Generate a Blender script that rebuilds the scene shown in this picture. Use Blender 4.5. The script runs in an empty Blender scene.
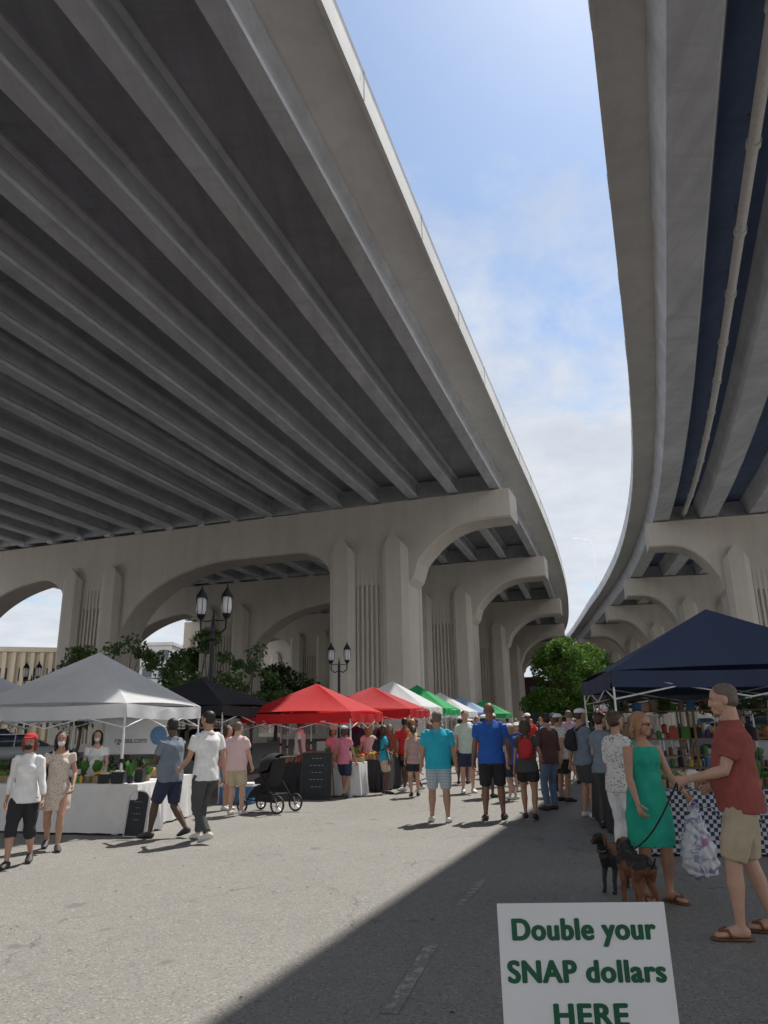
import bpy, math, random
import numpy as np
from mathutils import Vector, Matrix
random.seed(7); rng=np.random.default_rng(7)
scene=bpy.context.scene
scene.view_settings.view_transform='Standard'; scene.view_settings.look='None'; scene.view_settings.exposure=0
# ------------------------------------------------------------------ materials
def base_nodes(name):
    m=bpy.data.materials.new(name); m.use_nodes=True
    nt=m.node_tree; b=nt.nodes['Principled BSDF']
    return m,nt,b
def N(nt,t,**kw):
    n=nt.nodes.new(t)
    for k,v in kw.items():
        if k in n.inputs: n.inputs[k].default_value=v
        else: setattr(n,k,v)
    return n
def mixc(nt,fac,a,b,mode='MIX'):
    n=nt.nodes.new('ShaderNodeMix'); n.data_type='RGBA'; n.blend_type=mode
    for sock,val in ((0,fac),(6,a),(7,b)):
        if isinstance(val,bpy.types.NodeSocket): nt.links.new(val,n.inputs[sock])
        elif sock==0: n.inputs[0].default_value=val
        else: n.inputs[sock].default_value=(*val[:3],1)
    return n.outputs[2]
def noise(nt,vec,scale,detail=5,rough=.6,dist=0):
    n=N(nt,'ShaderNodeTexNoise'); n.inputs['Scale'].default_value=scale; n.inputs['Detail'].default_value=detail
    n.inputs['Roughness'].default_value=rough; n.inputs['Distortion'].default_value=dist
    nt.links.new(vec,n.inputs['Vector']); return n.outputs[0]
def ramp(nt,sock,a,b,lo=0,hi=1):
    n=N(nt,'ShaderNodeMapRange'); nt.links.new(sock,n.inputs[0])
    n.inputs[1].default_value=a;n.inputs[2].default_value=b;n.inputs[3].default_value=lo;n.inputs[4].default_value=hi
    return n.outputs[0]
def mapping(nt,scale):
    tc=N(nt,'ShaderNodeTexCoord'); mp=N(nt,'ShaderNodeMapping'); mp.inputs['Scale'].default_value=scale
    nt.links.new(tc.outputs['Object'],mp.inputs[0]); return mp.outputs[0]
def bump(nt,b,sock,strength,dist=.01):
    n=N(nt,'ShaderNodeBump'); n.inputs['Strength'].default_value=strength; n.inputs['Distance'].default_value=dist
    nt.links.new(sock,n.inputs['Height']); nt.links.new(n.outputs[0],b.inputs['Normal'])
_mc={}
def mat(name,col,rough=.8,var=.15,scale=6,bmp=.2,bscale=60,metal=0,trans=0,bdist=.004):
    if name in _mc: return _mc[name]
    m,nt,b=base_nodes(name); v=mapping(nt,(1,1,1))
    f=ramp(nt,noise(nt,v,scale),.3,.7)
    c=mixc(nt,f,[x*(1-var) for x in col],[min(1,x*(1+var)) for x in col])
    nt.links.new(c,b.inputs['Base Color']); b.inputs['Roughness'].default_value=rough; b.inputs['Metallic'].default_value=metal
    if bmp: bump(nt,b,noise(nt,v,bscale,3),bmp,bdist)
    if trans:
        tr=N(nt,'ShaderNodeBsdfTranslucent'); nt.links.new(c,tr.inputs[0]); mx=N(nt,'ShaderNodeMixShader'); mx.inputs[0].default_value=trans
        nt.links.new(b.outputs[0],mx.inputs[1]); nt.links.new(tr.outputs[0],mx.inputs[2])
        nt.links.new(mx.outputs[0],nt.nodes['Material Output'].inputs[0])
    _mc[name]=m; return m
def concrete(name,col,streak=.3,stain=.35,sc=1.0):
    m,nt,b=base_nodes(name)
    v=mapping(nt,(1,1,1)); vs=mapping(nt,(1,1,.06)); 
    big=ramp(nt,noise(nt,v,.12*sc,6,.65),.3,.7); fine=ramp(nt,noise(nt,v,2.2*sc,8,.7),.25,.75); st=ramp(nt,noise(nt,vs,1.1*sc,6,.7),.45,.75)
    c=mixc(nt,big,[x*.86 for x in col],[x*1.1 for x in col])
    c=mixc(nt,fine,mixc(nt,.5,c,[x*.8 for x in col]),c)
    m1=N(nt,'ShaderNodeMath',operation='MULTIPLY'); nt.links.new(st,m1.inputs[0]); m1.inputs[1].default_value=streak
    c=mixc(nt,m1.outputs[0],c,[x*.45 for x in col])
    spots=ramp(nt,noise(nt,v,.5*sc,9,.75,.6),.56,.74,0,stain)
    c=mixc(nt,spots,c,[col[0]*.5,col[1]*.47,col[2]*.42])
    nt.links.new(c,b.inputs['Base Color']); b.inputs['Roughness'].default_value=.88
    bump(nt,b,noise(nt,v,14,6,.7),.25,.02)
    return m
def beam_conc(name,col):
    m,nt,b=base_nodes(name); 
    v=mapping(nt,(1,1,1)); 
    tc=N(nt,'ShaderNodeTexCoord'); mp=N(nt,'ShaderNodeMapping'); mp.inputs['Rotation'].default_value=(0,0,math.radians(18)); mp.inputs['Scale'].default_value=(1.2,.10,1)
    nt.links.new(tc.outputs['Object'],mp.inputs[0])
    lon=ramp(nt,noise(nt,mp.outputs[0],1.5,7,.7),.3,.72); big=ramp(nt,noise(nt,v,.3,8,.72,.5),.35,.7)
    mp2=N(nt,'ShaderNodeMapping'); mp2.inputs['Rotation'].default_value=(0,0,math.radians(18)); mp2.inputs['Scale'].default_value=(.25,1.6,1); nt.links.new(tc.outputs['Object'],mp2.inputs[0])
    crs=ramp(nt,noise(nt,mp2.outputs[0],.9,6,.75),.50,.66,0,.35)
    c=mixc(nt,lon,[x*.78 for x in col],[x*1.12 for x in col]); c=mixc(nt,big,c,mixc(nt,.45,c,[x*.5 for x in col])); c=mixc(nt,crs,c,[x*.55 for x in col])
    nt.links.new(c,b.inputs['Base Color']); b.inputs['Roughness'].default_value=.9
    bump(nt,b,noise(nt,v,9,6,.7),.25,.03); return m
def asphalt():
    m,nt,b=base_nodes('weathered_asphalt'); v=mapping(nt,(1,1,1))
    vor=N(nt,'ShaderNodeTexVoronoi'); vor.inputs['Scale'].default_value=75; nt.links.new(v,vor.inputs['Vector'])
    g=ramp(nt,noise(nt,v,130,3,.8),.3,.7); big=ramp(nt,noise(nt,v,.35,7,.65,.4),.3,.7); mid=ramp(nt,noise(nt,v,3.5,8,.75),.3,.7)
    c=mixc(nt,big,(.180,.171,.156),(.252,.242,.222)); c=mixc(nt,ramp(nt,mid,0,1,0,.5),c,(.142,.138,.130))
    c=mixc(nt,ramp(nt,g,0,1,0,.55),c,(.34,.325,.30))
    cs=N(nt,'ShaderNodeSeparateColor'); nt.links.new(vor.outputs['Color'],cs.inputs[0])
    c=mixc(nt,ramp(nt,cs.outputs[0],.78,.95,0,.6),c,(.09,.09,.088))
    c=mixc(nt,ramp(nt,cs.outputs[1],.85,.97,0,.5),c,(.45,.43,.39))
    wv=N(nt,'ShaderNodeVectorMath',operation='ADD'); nn=N(nt,'ShaderNodeTexNoise'); nn.inputs['Scale'].default_value=1.6; nn.inputs['Detail'].default_value=6; nt.links.new(v,nn.inputs['Vector'])
    sc=N(nt,'ShaderNodeVectorMath',operation='SCALE'); nt.links.new(nn.outputs['Color'],sc.inputs[0]); sc.inputs['Scale'].default_value=.9
    nt.links.new(v,wv.inputs[0]); nt.links.new(sc.outputs[0],wv.inputs[1])
    cr=N(nt,'ShaderNodeTexVoronoi',feature='DISTANCE_TO_EDGE'); cr.inputs['Scale'].default_value=.33; nt.links.new(wv.outputs[0],cr.inputs['Vector'])
    crk=ramp(nt,cr.outputs['Distance'],.0015,.006,1,0)
    mk=ramp(nt,noise(nt,v,.5,4),.50,.58); mm=N(nt,'ShaderNodeMath',operation='MULTIPLY'); nt.links.new(crk,mm.inputs[0]); nt.links.new(mk,mm.inputs[1])
    c=mixc(nt,ramp(nt,mm.outputs[0],0,1,0,.6),c,(.07,.068,.064))
    sp=ramp(nt,noise(nt,v,2.3,2,.4),.68,.74,0,.5); c=mixc(nt,sp,c,(.11,.107,.10))
    nt.links.new(c,b.inputs['Base Color']); b.inputs['Roughness'].default_value=.92
    bump(nt,b,vor.outputs['Distance'],.55,.006); return m
def worn_paint():
    m,nt,b=base_nodes('worn_road_paint'); v=mapping(nt,(1,1,1))
    f=ramp(nt,noise(nt,v,13,8,.85),.48,.62); c=mixc(nt,f,(.215,.207,.19),(.52,.51,.49)); nt.links.new(c,b.inputs['Base Color']); b.inputs['Roughness'].default_value=.9
    bump(nt,b,noise(nt,v,120,3),.4,.005); return m
def pattern(name,kind,a,b_,scale=30,rough=.85):
    m,nt,b=base_nodes(name); v=mapping(nt,(1,1,1))
    if kind=='check':
        t=N(nt,'ShaderNodeTexChecker'); t.inputs['Scale'].default_value=scale; nt.links.new(v,t.inputs[0]); c=mixc(nt,t.outputs['Fac'],a,b_)
    elif kind in('stripe','plaid'):
        w=N(nt,'ShaderNodeTexWave',bands_direction='Z'); w.inputs['Scale'].default_value=scale; nt.links.new(v,w.inputs[0]); c=mixc(nt,ramp(nt,w.outputs['Fac'],.5,.75),a,b_)
        if kind=='plaid':
            w2=N(nt,'ShaderNodeTexWave',bands_direction='X'); w2.inputs['Scale'].default_value=scale; nt.links.new(v,w2.inputs[0]); c=mixc(nt,ramp(nt,w2.outputs['Fac'],.5,.75,0,.6),c,b_)
    else:
        t=N(nt,'ShaderNodeTexVoronoi'); t.inputs['Scale'].default_value=scale; nt.links.new(v,t.inputs['Vector']); c=mixc(nt,ramp(nt,t.outputs['Distance'],.28,.36),b_,a)
    nt.links.new(c,b.inputs['Base Color']); b.inputs['Roughness'].default_value=rough; bump(nt,b,noise(nt,v,80,3),.2,.003); return m
def foliage(name,a,b_):
    m,nt,b=base_nodes(name); v=mapping(nt,(1,1,1)); gi=N(nt,'ShaderNodeNewGeometry')
    c=mixc(nt,gi.outputs['Random Per Island'],a,b_); c=mixc(nt,ramp(nt,noise(nt,v,.9,3),.4,.65,0,.5),c,[x*.5 for x in a])
    nt.links.new(c,b.inputs['Base Color']); b.inputs['Roughness'].default_value=.6
    tr=N(nt,'ShaderNodeBsdfTranslucent'); nt.links.new(c,tr.inputs[0]); mx=N(nt,'ShaderNodeMixShader'); mx.inputs[0].default_value=.4
    nt.links.new(b.outputs[0],mx.inputs[1]); nt.links.new(tr.outputs[0],mx.inputs[2]); nt.links.new(mx.outputs[0],nt.nodes['Material Output'].inputs[0]); return m
def F(name,col,**k): return mat('fabric_'+name,col,rough=.9,var=.12,scale=9,bmp=.25,bscale=140,**k)
SK={'light':mat('skin_light',(.54,.32,.23),rough=.55,var=.08,scale=12,bmp=.08),'tan':mat('skin_tan',(.44,.245,.165),rough=.55,var=.08,scale=12,bmp=.08),
    'brown':mat('skin_brown',(.22,.115,.072),rough=.5,var=.08,scale=12,bmp=.08),'dark':mat('skin_dark',(.10,.055,.036),rough=.5,var=.08,scale=12,bmp=.08)}
M_eye=mat('eye_white',(.6,.56,.52),rough=.3,var=.02,bmp=0); M_dark=mat('dark_iris',(.02,.015,.012),rough=.3,var=.02,bmp=0); M_lip=mat('lips',(.30,.11,.095),rough=.5,var=.05,bmp=0)
white_paint=mat('white_paint',(.78,.78,.76),rough=.5,var=.03,bmp=.05)
black_metal=mat('black_metal',(.018,.018,.02),rough=.45,var=.2,metal=.3,bmp=.05)
steel=mat('galvanised_steel',(.42,.43,.44),rough=.4,var=.1,metal=.7,bmp=.05)
bark=mat('bark',(.12,.09,.065),rough=.9,var=.35,scale=14,bmp=.6,bscale=30,bdist=.02)
# ------------------------------------------------------------------ mesh helpers
class MB:
    def __init__(s): s.v=[];s.f=[];s.m=[];s.n=0
    def add(s,v,f,mi=0):
        v=np.asarray(v,float).reshape(-1,3); s.v.append(v)
        for q in f: s.f.append([int(i)+s.n for i in q])
        s.m+= [mi]*len(f); s.n+=len(v)
    def verts(s): return np.concatenate(s.v) if s.v else np.zeros((0,3))
def mk(name,mb,mats,smooth=False,parent=None,loc=(0,0,0),rz=0,angle=None):
    me=bpy.data.meshes.new(name); me.from_pydata(mb.verts().tolist(),[],mb.f); 
    for m in mats: me.materials.append(m)
    me.polygons.foreach_set('material_index',np.array(mb.m,dtype=np.int32))
    me.polygons.foreach_set('use_smooth',np.full(len(mb.f),bool(smooth)))
    me.update(); o=bpy.data.objects.new(name,me); scene.collection.objects.link(o)
    o.location=loc; o.rotation_euler=(0,0,rz)
    if parent is not None: o.parent=parent
    if smooth and angle: 
        try: me.set_sharp_from_angle(angle=math.radians(angle))
        except Exception: pass
    return o
def empty(name,loc=(0,0,0),rz=0):
    e=bpy.data.objects.new(name,None); scene.collection.objects.link(e); e.location=loc; e.rotation_euler=(0,0,rz); e.empty_display_size=.3; return e
def box(mb,c,s,mi=0,rz=0,taper=1.0,R=None):
    hx,hy,hz=[x/2 for x in s]; v=np.array([[-hx,-hy,-hz],[hx,-hy,-hz],[hx,hy,-hz],[-hx,hy,-hz],[-hx*taper,-hy*taper,hz],[hx*taper,-hy*taper,hz],[hx*taper,hy*taper,hz],[-hx*taper,hy*taper,hz]])
    if rz: 
        ca,sa=math.cos(rz),math.sin(rz); v=v@np.array([[ca,sa,0],[-sa,ca,0],[0,0,1]])
    if R is not None: v=v@np.array(R).T
    mb.add(v+np.array(c),[(0,3,2,1),(4,5,6,7),(0,1,5,4),(1,2,6,5),(2,3,7,6),(3,0,4,7)],mi)
def nrm(a): 
    a=np.asarray(a,float); l=np.linalg.norm(a); return a/l if l>1e-9 else a
def tube(mb,pts,rads,side=None,n=12,mi=0,cap=.5,flat=False):
    P=np.array(pts,float); k=len(P)
    R=[(r,r) if not isinstance(r,(tuple,list)) else r for r in rads]
    if side is None:
        d=nrm(P[-1]-P[0]); side=np.array([1,0,0]) if abs(d[0])<.8 else np.array([0,1,0])
    side=np.array(side,float); V=[]
    T=[]
    for i in range(k):
        if flat: t=np.array([0,0,np.sign(P[-1][2]-P[0][2])])
        else: t=nrm(P[min(i+1,k-1)]-P[max(i-1,0)])
        T.append(t); s=nrm(side-t*np.dot(side,t)); b=np.cross(t,s)
        for j in range(n):
            a=2*math.pi*j/n; V.append(P[i]+s*R[i][0]*math.cos(a)+b*R[i][1]*math.sin(a))
    Fc=[]
    for i in range(k-1):
        for j in range(n):
            j2=(j+1)%n; Fc.append((i*n+j,i*n+j2,(i+1)*n+j2,(i+1)*n+j))
    V.append(P[0]-T[0]*cap*min(R[0])); V.append(P[-1]+T[-1]*cap*min(R[-1])); a=k*n;b=a+1
    for j in range(n):
        j2=(j+1)%n; Fc.append((a,j2,j)); Fc.append((b,(k-1)*n+j,(k-1)*n+j2))
    mb.add(V,Fc,mi)
def cyl(mb,a,b,r,n=12,mi=0,r2=None): tube(mb,[a,b],[r,r if r2 is None else r2],n=n,mi=mi,cap=0)
def ell(mb,c,r,n=16,m=10,mi=0,R=None):
    V=[];Fc=[]
    for i in range(1,m):
        th=math.pi*i/m
        for j in range(n):
            ph=2*math.pi*j/n; V.append((r[0]*math.sin(th)*math.cos(ph),r[1]*math.sin(th)*math.sin(ph),r[2]*math.cos(th)))
    V.append((0,0,r[2]));V.append((0,0,-r[2]));V=np.array(V)
    if R is not None: V=V@np.array(R).T
    for i in range(m-2):
        for j in range(n):
            j2=(j+1)%n; Fc.append((i*n+j,(i+1)*n+j,(i+1)*n+j2,i*n+j2))
    a=(m-1)*n
    for j in range(n):
        j2=(j+1)%n; Fc.append((a,j,j2)); Fc.append((a+1,(m-2)*n+j2,(m-2)*n+j))
    mb.add(V+np.array(c),Fc,mi)
def remesh(src,voxel,it=3,amp=0,freq=30,seed=0,fac=.5):
    me=bpy.data.meshes.new('tmp'); me.from_pydata(src.verts().tolist(),[],src.f); o=bpy.data.objects.new('tmp',me); scene.collection.objects.link(o)
    md=o.modifiers.new('r','REMESH'); md.mode='VOXEL'; md.voxel_size=voxel
    if it: sm=o.modifiers.new('s','SMOOTH'); sm.iterations=it; sm.factor=fac
    dg=bpy.context.evaluated_depsgraph_get(); ev=o.evaluated_get(dg); m2=ev.to_mesh()
    nv=len(m2.vertices); v=np.zeros(nv*3); m2.vertices.foreach_get('co',v); v=v.reshape(-1,3)
    nn=np.zeros(nv*3); m2.vertices.foreach_get('normal',nn); nn=nn.reshape(-1,3)
    fs=[list(p.vertices) for p in m2.polygons]
    ev.to_mesh_clear(); bpy.data.objects.remove(o); bpy.data.meshes.remove(me)
    if amp:
        x,y,z=v.T; s=seed
        d=np.sin(freq*(x*.7+z*.9)+s+1.7*np.sin(freq*.45*(z-y)+s))*np.sin(freq*.6*(y*1.1+x)+2.1*s+1.3*np.sin(freq*.3*z))+.5*np.sin(freq*1.7*(z*.5-x+y*.6)+s*3)
        v=v+nn*(amp*d)[:,None]
    return v,fs
# ------------------------------------------------------------------ people
def ik(a,b,l1,l2,pole):
    d=b-a; D=min(np.linalg.norm(d),(l1+l2)*.998); u=nrm(d); b=a+u*D
    x=(l1*l1-l2*l2+D*D)/(2*D); h=math.sqrt(max(l1*l1-x*x,0)); pp=nrm(pole-u*np.dot(pole,u)); return a+u*x+pp*h,b
def rotm(axis,ang): return np.array(Matrix.Rotation(ang,3,axis))
def person(name,loc,h=1.75,az=0,skin='light',sex='m',top=None,sleeve=.5,bottom=None,btype='shorts',hem=None,hair=None,hairstyle='short',
           shoes=None,feet=((-.07,0,0),(.07,0,0)),hands=None,curl=(25,25),turn=0,tilt=0,belly=0,bulk=1.0,q=.014,lean=0,mask=None,hat=None,backpack=None,
           glasses=False,bag=None,seed=0,sandals=False,dress=False,face=True):
    W=sex=='w'; A=np.array; fine=q<.012
    mats=[SK[skin]]; out=MB()
    def mi(m):
        if m not in mats: mats.append(m)
        return mats.index(m)
    L1,L2=.242,.235
    fx=[A([f[0]*1.0,f[1],.042+f[2]]) for f in feet]
    hipx=.050; pz=9
    for s,f in zip((-1,1),fx):
        hd=math.hypot(f[0]-s*hipx,f[1]); pz=min(pz,f[2]+math.sqrt(max(((L1+L2)*.992)**2-hd*hd,.01)))
    dz=pz-.517
    sh=lambda y,z: lean*(z-.52)+y
    legs=[]
    for s,f in zip((-1,1),fx):
        hip=A([s*hipx,0,pz]); kn,an=ik(hip,f,L1,L2,A([s*.12,1,0])); legs.append((hip,kn,an))
    shw=(.090 if W else .106)*(.6+.4*bulk); shz=.806
    arms=[]
    if hands is None: hands=((-.155,.02,.42),(.155,.03,.42))
    for s,hh_ in zip((-1,1),hands):
        S=A([s*shw,sh(-.002,.8),shz+dz]); tgt=A([hh_[0],hh_[1],hh_[2]+.01+dz]); el,wr=ik(S,tgt,.172,.150,A([s*.45,-1,-.35])); arms.append((S,el,wr))
    if W: T=[(.458,.045,.05),(.485,.085,.066),(.53,.097,.072),(.58,.086,.062),(.63,.073,.054),(.685,.076,.056),(.735,.083,.060),(.78,.085,.054),(.808,.077,.046),(.829,.054,.038),(.848,.032,.032)]
    else: T=[(.458,.045,.05),(.485,.086,.066),(.53,.093,.07),(.60,.086,.062),(.665,.090,.062),(.73,.100,.066),(.775,.104,.062),(.804,.094,.053),(.827,.067,.044),(.848,.040,.038)]
    def torso(mb,infl,z0,z1,extra=0):
        pts=[];rr=[]
        rows=[t for t in T if z0<=t[0]<=z1]
        for (z,w,d) in rows:
            bel=belly*math.exp(-((z-.62)/.07)**2)*1.0
            e=infl*(1 if z<.80 else .5)+(extra*.5 if z<.62 else 0)
            bk=1+(bulk-1)*(1 if z<.82 else .4)
            pts.append((0,sh(bel*.45,z),z+dz)); rr.append(((w*bk+e+bel*.35),(d*bk+e+bel*.55)))
        if z0>.46 and extra:
            z,w,d=rows[0]; pts.insert(0,(0,sh(0,z0),z0-.014+dz)); rr.insert(0,(w*bulk+infl+extra,d*bulk+infl+extra))
        tube(mb,pts,rr,side=(1,0,0),n=20,cap=.15,flat=True)
        if W and z1>.75:
            for s in(-1,1): ell(mb,(s*.038,sh(.036,.73),.732+dz),(.034+infl,.034+infl,.036+infl))
    def limb(mb,a,b,c,ra,t0=0,t1=2,infl=0,n=12,flare=1.25):
        P=[];R=[]
        for t,r in ra:
            if t0<=t and (t<t1-.03 or t1>=2): 
                p=a+(b-a)*t if t<=1 else b+(c-b)*(t-1); P.append(p); R.append(r*bulk**.7+infl*(1+(flare-1)*min(1,t/t1)))
        if t1<2:
            ts=[x[0] for x in ra]; r=np.interp(t1,ts,[x[1] for x in ra]); p=a+(b-a)*t1 if t1<=1 else b+(c-b)*(t1-1); P.append(p); R.append(r*bulk**.7+infl*flare)
        tube(mb,P,R,n=n,cap=.25)
    LR=[(0,.056),(.25,.055),(.6,.045),(.92,.033),(1.0,.0325),(1.12,.032),(1.35,.0335),(1.65,.024),(1.9,.0185),(2,.019)]
    AR=[(0,.031),(.15,.032),(.5,.0275),(.9,.0225),(1,.0225),(1.25,.0235),(1.6,.018),(1.9,.0142),(2,.0145)]
    if W: AR=[(t,r*.86) for t,r in AR]
    body=MB(); torso(body,0,.45,.86)
    for l in legs: limb(body,*l,LR)
    for a_ in arms: limb(body,*a_,AR)
    fdir=[]
    for s,(hip,kn,an),f in zip((-1,1),legs,feet):
        yaw=math.radians(9*s); pitch=-min(.9,max(0,f[2]*9))
        Rf=rotm('Z',-yaw)@rotm('X',pitch); fdir.append(Rf)
        pts=[an+Rf@A([0,y,z]) for y,z in((-.028,-.022),(0,-.014),(.04,-.02),(.08,-.030),(.102,-.033))]
        tube(body,pts,[(.018,.018),(.021,.026),(.024,.020),(.027,.012),(.018,.008)],side=(1,0,0),n=12)
    hs=.134; neckz=.868+dz; hc=A([0,sh(.012,.9),neckz])
    RH=rotm('Z',math.radians(-turn))@rotm('X',math.radians(-tilt))
    Hp=lambda p: hc+RH@(A(p)*hs)
    def hell(mb,p,r,n=16,m=12,mi_=0): ell(mb,Hp(p),[x*hs for x in r],n,m,mi_,R=RH)
    tube(body,[(0,sh(-.006,.8),.818+dz),(0,sh(-.004,.84),.85+dz),Hp((0,-.1,.3))],[.054 if not W else .042,.036 if not W else .028,.034 if not W else .028])
    hell(body,(0,-.04,.62),(.335,.42,.37)); hell(body,(0,.07,.36),(.275,.32,.30)); hell(body,(0,.24,.12),(.15,.13,.115)); hell(body,(0,.10,.22),(.23,.24,.16))
    if face:
        hell(body,(0,.40,.42),(.045,.065,.12)); hell(body,(0,.425,.35),(.065,.06,.05)); hell(body,(0,.33,.60),(.20,.06,.05)); hell(body,(0,.345,.20),(.11,.07,.05))
        for s in(-1,1): hell(body,(s*.14,.28,.36),(.09,.09,.09))
    for s in(-1,1): hell(body,(s*.335,-.03,.46),(.05,.09,.14))
    hinf=[]
    for s,(S,el,wr),cu in zip((-1,1),arms,curl):
        fd=nrm(wr-el); pn=A([-s,0.15,0.]); pn=nrm(pn-fd*np.dot(pn,fd)); sd=np.cross(fd,pn); 
        if sd[1]<0: sd=-sd
        tube(body,[wr-fd*.005,wr+fd*.018,wr+fd*.038,wr+fd*.052],[(.0135,.0125),(.019,.0105),(.0225,.0105),(.0215,.009)],side=sd,n=10)
        hinf.append((wr,fd,pn,sd,cu))
    def sc(mb): 
        mb.v=[x*h for x in mb.v]; return mb
    v,f=remesh(sc(body),q*.8 if fine else q,3 if fine else 2); out.add(v,f,0)
    fb=MB()
    for wr,fd,pn,sd,cu in hinf:
        for k,(off,ln) in enumerate(((.0165,.040),(.0055,.0455),(-.0055,.042),(-.016,.033))):
            p=wr+fd*.044+sd*off; P=[p];ang=0; d=fd
            for i,fr in enumerate((.45,.32,.23)):
                ang+=math.radians(cu*(1.0 if i<2 else .8)+k*3); d=fd*math.cos(ang)+pn*math.sin(ang)+sd*off*2; p=p+nrm(d)*ln*fr*1.05; P.append(p)
            tube(fb,P,[.0054,.0052,.0048,.0040],n=8 if fine else 6,cap=.9)
        p=wr+fd*.012+sd*.016; d1=nrm(fd*.6+sd*.75+pn*.3); d2=nrm(fd*.85+sd*.3+pn*(.3+cu/90)); P=[p,p+d1*.018,p+d1*.018+d2*.017,p+d1*.018+d2*.03]
        tube(fb,P,[.0075,.0065,.0058,.0045],n=8 if fine else 6,cap=.9)
    sc(fb); out.add(fb.verts(),fb.f,0)
    ex=MB()
    if face:
        for s in(-1,1):
            hell(ex,(s*.135,.338,.495),(.045,.035,.018),10,6,mi(M_eye)); hell(ex,(s*.135,.362,.495),(.02,.014,.017),8,6,mi(M_dark))
            hell(ex,(s*.135,.350,.515),(.055,.032,.012),8,6,0)
            hell(ex,(s*.14,.370,.575),(.075,.022,.013),8,6,mi(hair if hair else M_dark))
        hell(ex,(0,.388,.205),(.095,.03,.018),10,6,mi(M_lip))
    if glasses:
        for s in(-1,1): hell(ex,(s*.14,.39,.49),(.10,.025,.065),12,8,mi(M_dark)); 
        for s in(-1,1): tube(ex,[Hp((s*.23,.36,.50)),Hp((s*.34,.0,.50))],[.002,.002],n=6,mi=mi(M_dark))
    if mask is not None: hell(ex,(0,.235,.24),(.225,.235,.205),16,12,mi(mask))
    if len(ex.v):
        sc(ex); vv=ex.verts(); out.v.append(vv); out.f+=[[i+out.n for i in q_] for q_ in ex.f]; out.m+=ex.m; out.n+=len(vv)
    def garment(build,m,amp=.004,freq=26,it=2):
        g=MB(); build(g); sc(g); v,f=remesh(g,q,it,amp=amp,freq=freq,seed=seed+len(mats)); out.add(v,f,mi(m))
    def addraw(g,m): sc(g); out.add(g.verts(),g.f,mi(m))
    if hair is not None:
        def hb(g):
            hell(g,(0,-.09,.70),(.36,.41,.335)); hell(g,(0,-.18,.50),(.34,.31,.32))
            if hairstyle in('long','mid'):
                e=-.75 if hairstyle=='long' else -.12
                tube(g,[Hp((0,-.25,.6)),Hp((0,-.32,.2)),Hp((0,-.34,e))],[(.36*hs,.2*hs),(.38*hs,.19*hs),(.25*hs,.1*hs)],side=RH@A([1,0,0]),n=16)
                for s in(-1,1): tube(g,[Hp((s*.30,.05,.75)),Hp((s*.36,.02,.4)),Hp((s*.35,-.08,e+.1))],[.12*hs,.12*hs,.07*hs])
            if hairstyle=='bun': hell(g,(0,-.42,.95),(.17,.17,.17))
            if hairstyle=='pony': tube(g,[Hp((0,-.45,.75)),Hp((0,-.62,.5)),Hp((0,-.58,0.))],[.1*hs,.12*hs,.05*hs])
        garment(hb,hair,amp=.002,freq=110,it=1)
    if hat is not None:
        g=MB(); hell(g,(0,-.05,.80),(.38,.46,.25),20,10); 
        tube(g,[Hp((0,.30,.80)),Hp((0,.55,.78)),Hp((0,.72,.74))],[(.30*hs,.03*hs),(.28*hs,.025*hs),(.12*hs,.02*hs)],side=RH@A([1,0,0])); addraw(g,hat)
    if dress:
        hz=hem or .30
        def db(g):
            torso(g,.009,.48,.81)
            pts=[];rr=[]
            for t in np.linspace(0,1,9):
                z=.66+(hz-.66)*t; w=np.interp(z,[hz,.40,.53,.60,.66],[.124,.120,.109,.092,.084])*bulk; d=np.interp(z,[hz,.40,.53,.60,.66],[.105,.100,.088,.075,.068])*bulk
                pts.append((0,sh(0,.6),z+dz)); rr.append((w,d))
            tube(g,pts,rr,side=(1,0,0),n=28,cap=0,flat=True)
            for s in(-1,1): tube(g,[(s*.052,.035,.79+dz),(s*.052,.0,.836+dz),(s*.055,-.03,.79+dz)],[.015,.014,.015])
            if sleeve>0:
                for a_ in arms: limb(g,*a_,AR,0,sleeve,.009)
        garment(db,top,amp=.006,freq=24)
    else:
        def tb(g):
            torso(g,.0125 if not W else .0105,.49,.85,.009)
            for a_ in arms: limb(g,*a_,AR,0,sleeve,.0075 if sleeve<1 else .007,flare=1.8 if sleeve<1 else 1.2)
            for s in(-1,1): ell(g,(s*shw*.82,sh(0,.8),shz+dz),(.036,.036,.033))
        def bb(g):
            torso(g,.004,.45,.58)
            if btype=='skirt':
                hz=hem or .33; tube(g,[(0,0,.58+dz),(0,0,.5+dz),(0,0,hz+dz)],[(.085,.07),(.108,.085),(.125,.10)],side=(1,0,0),n=24,cap=0,flat=True)
            else:
                e=(hem or .82) if btype=='shorts' else 1.93
                for l in legs: limb(g,*l,LR,0,e,.008 if btype=='shorts' else .007,flare=2.0 if btype=='shorts' else 1.6)
        garment(bb,bottom,amp=.004,freq=28)
        garment(tb,top,amp=.005,freq=24)
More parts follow.
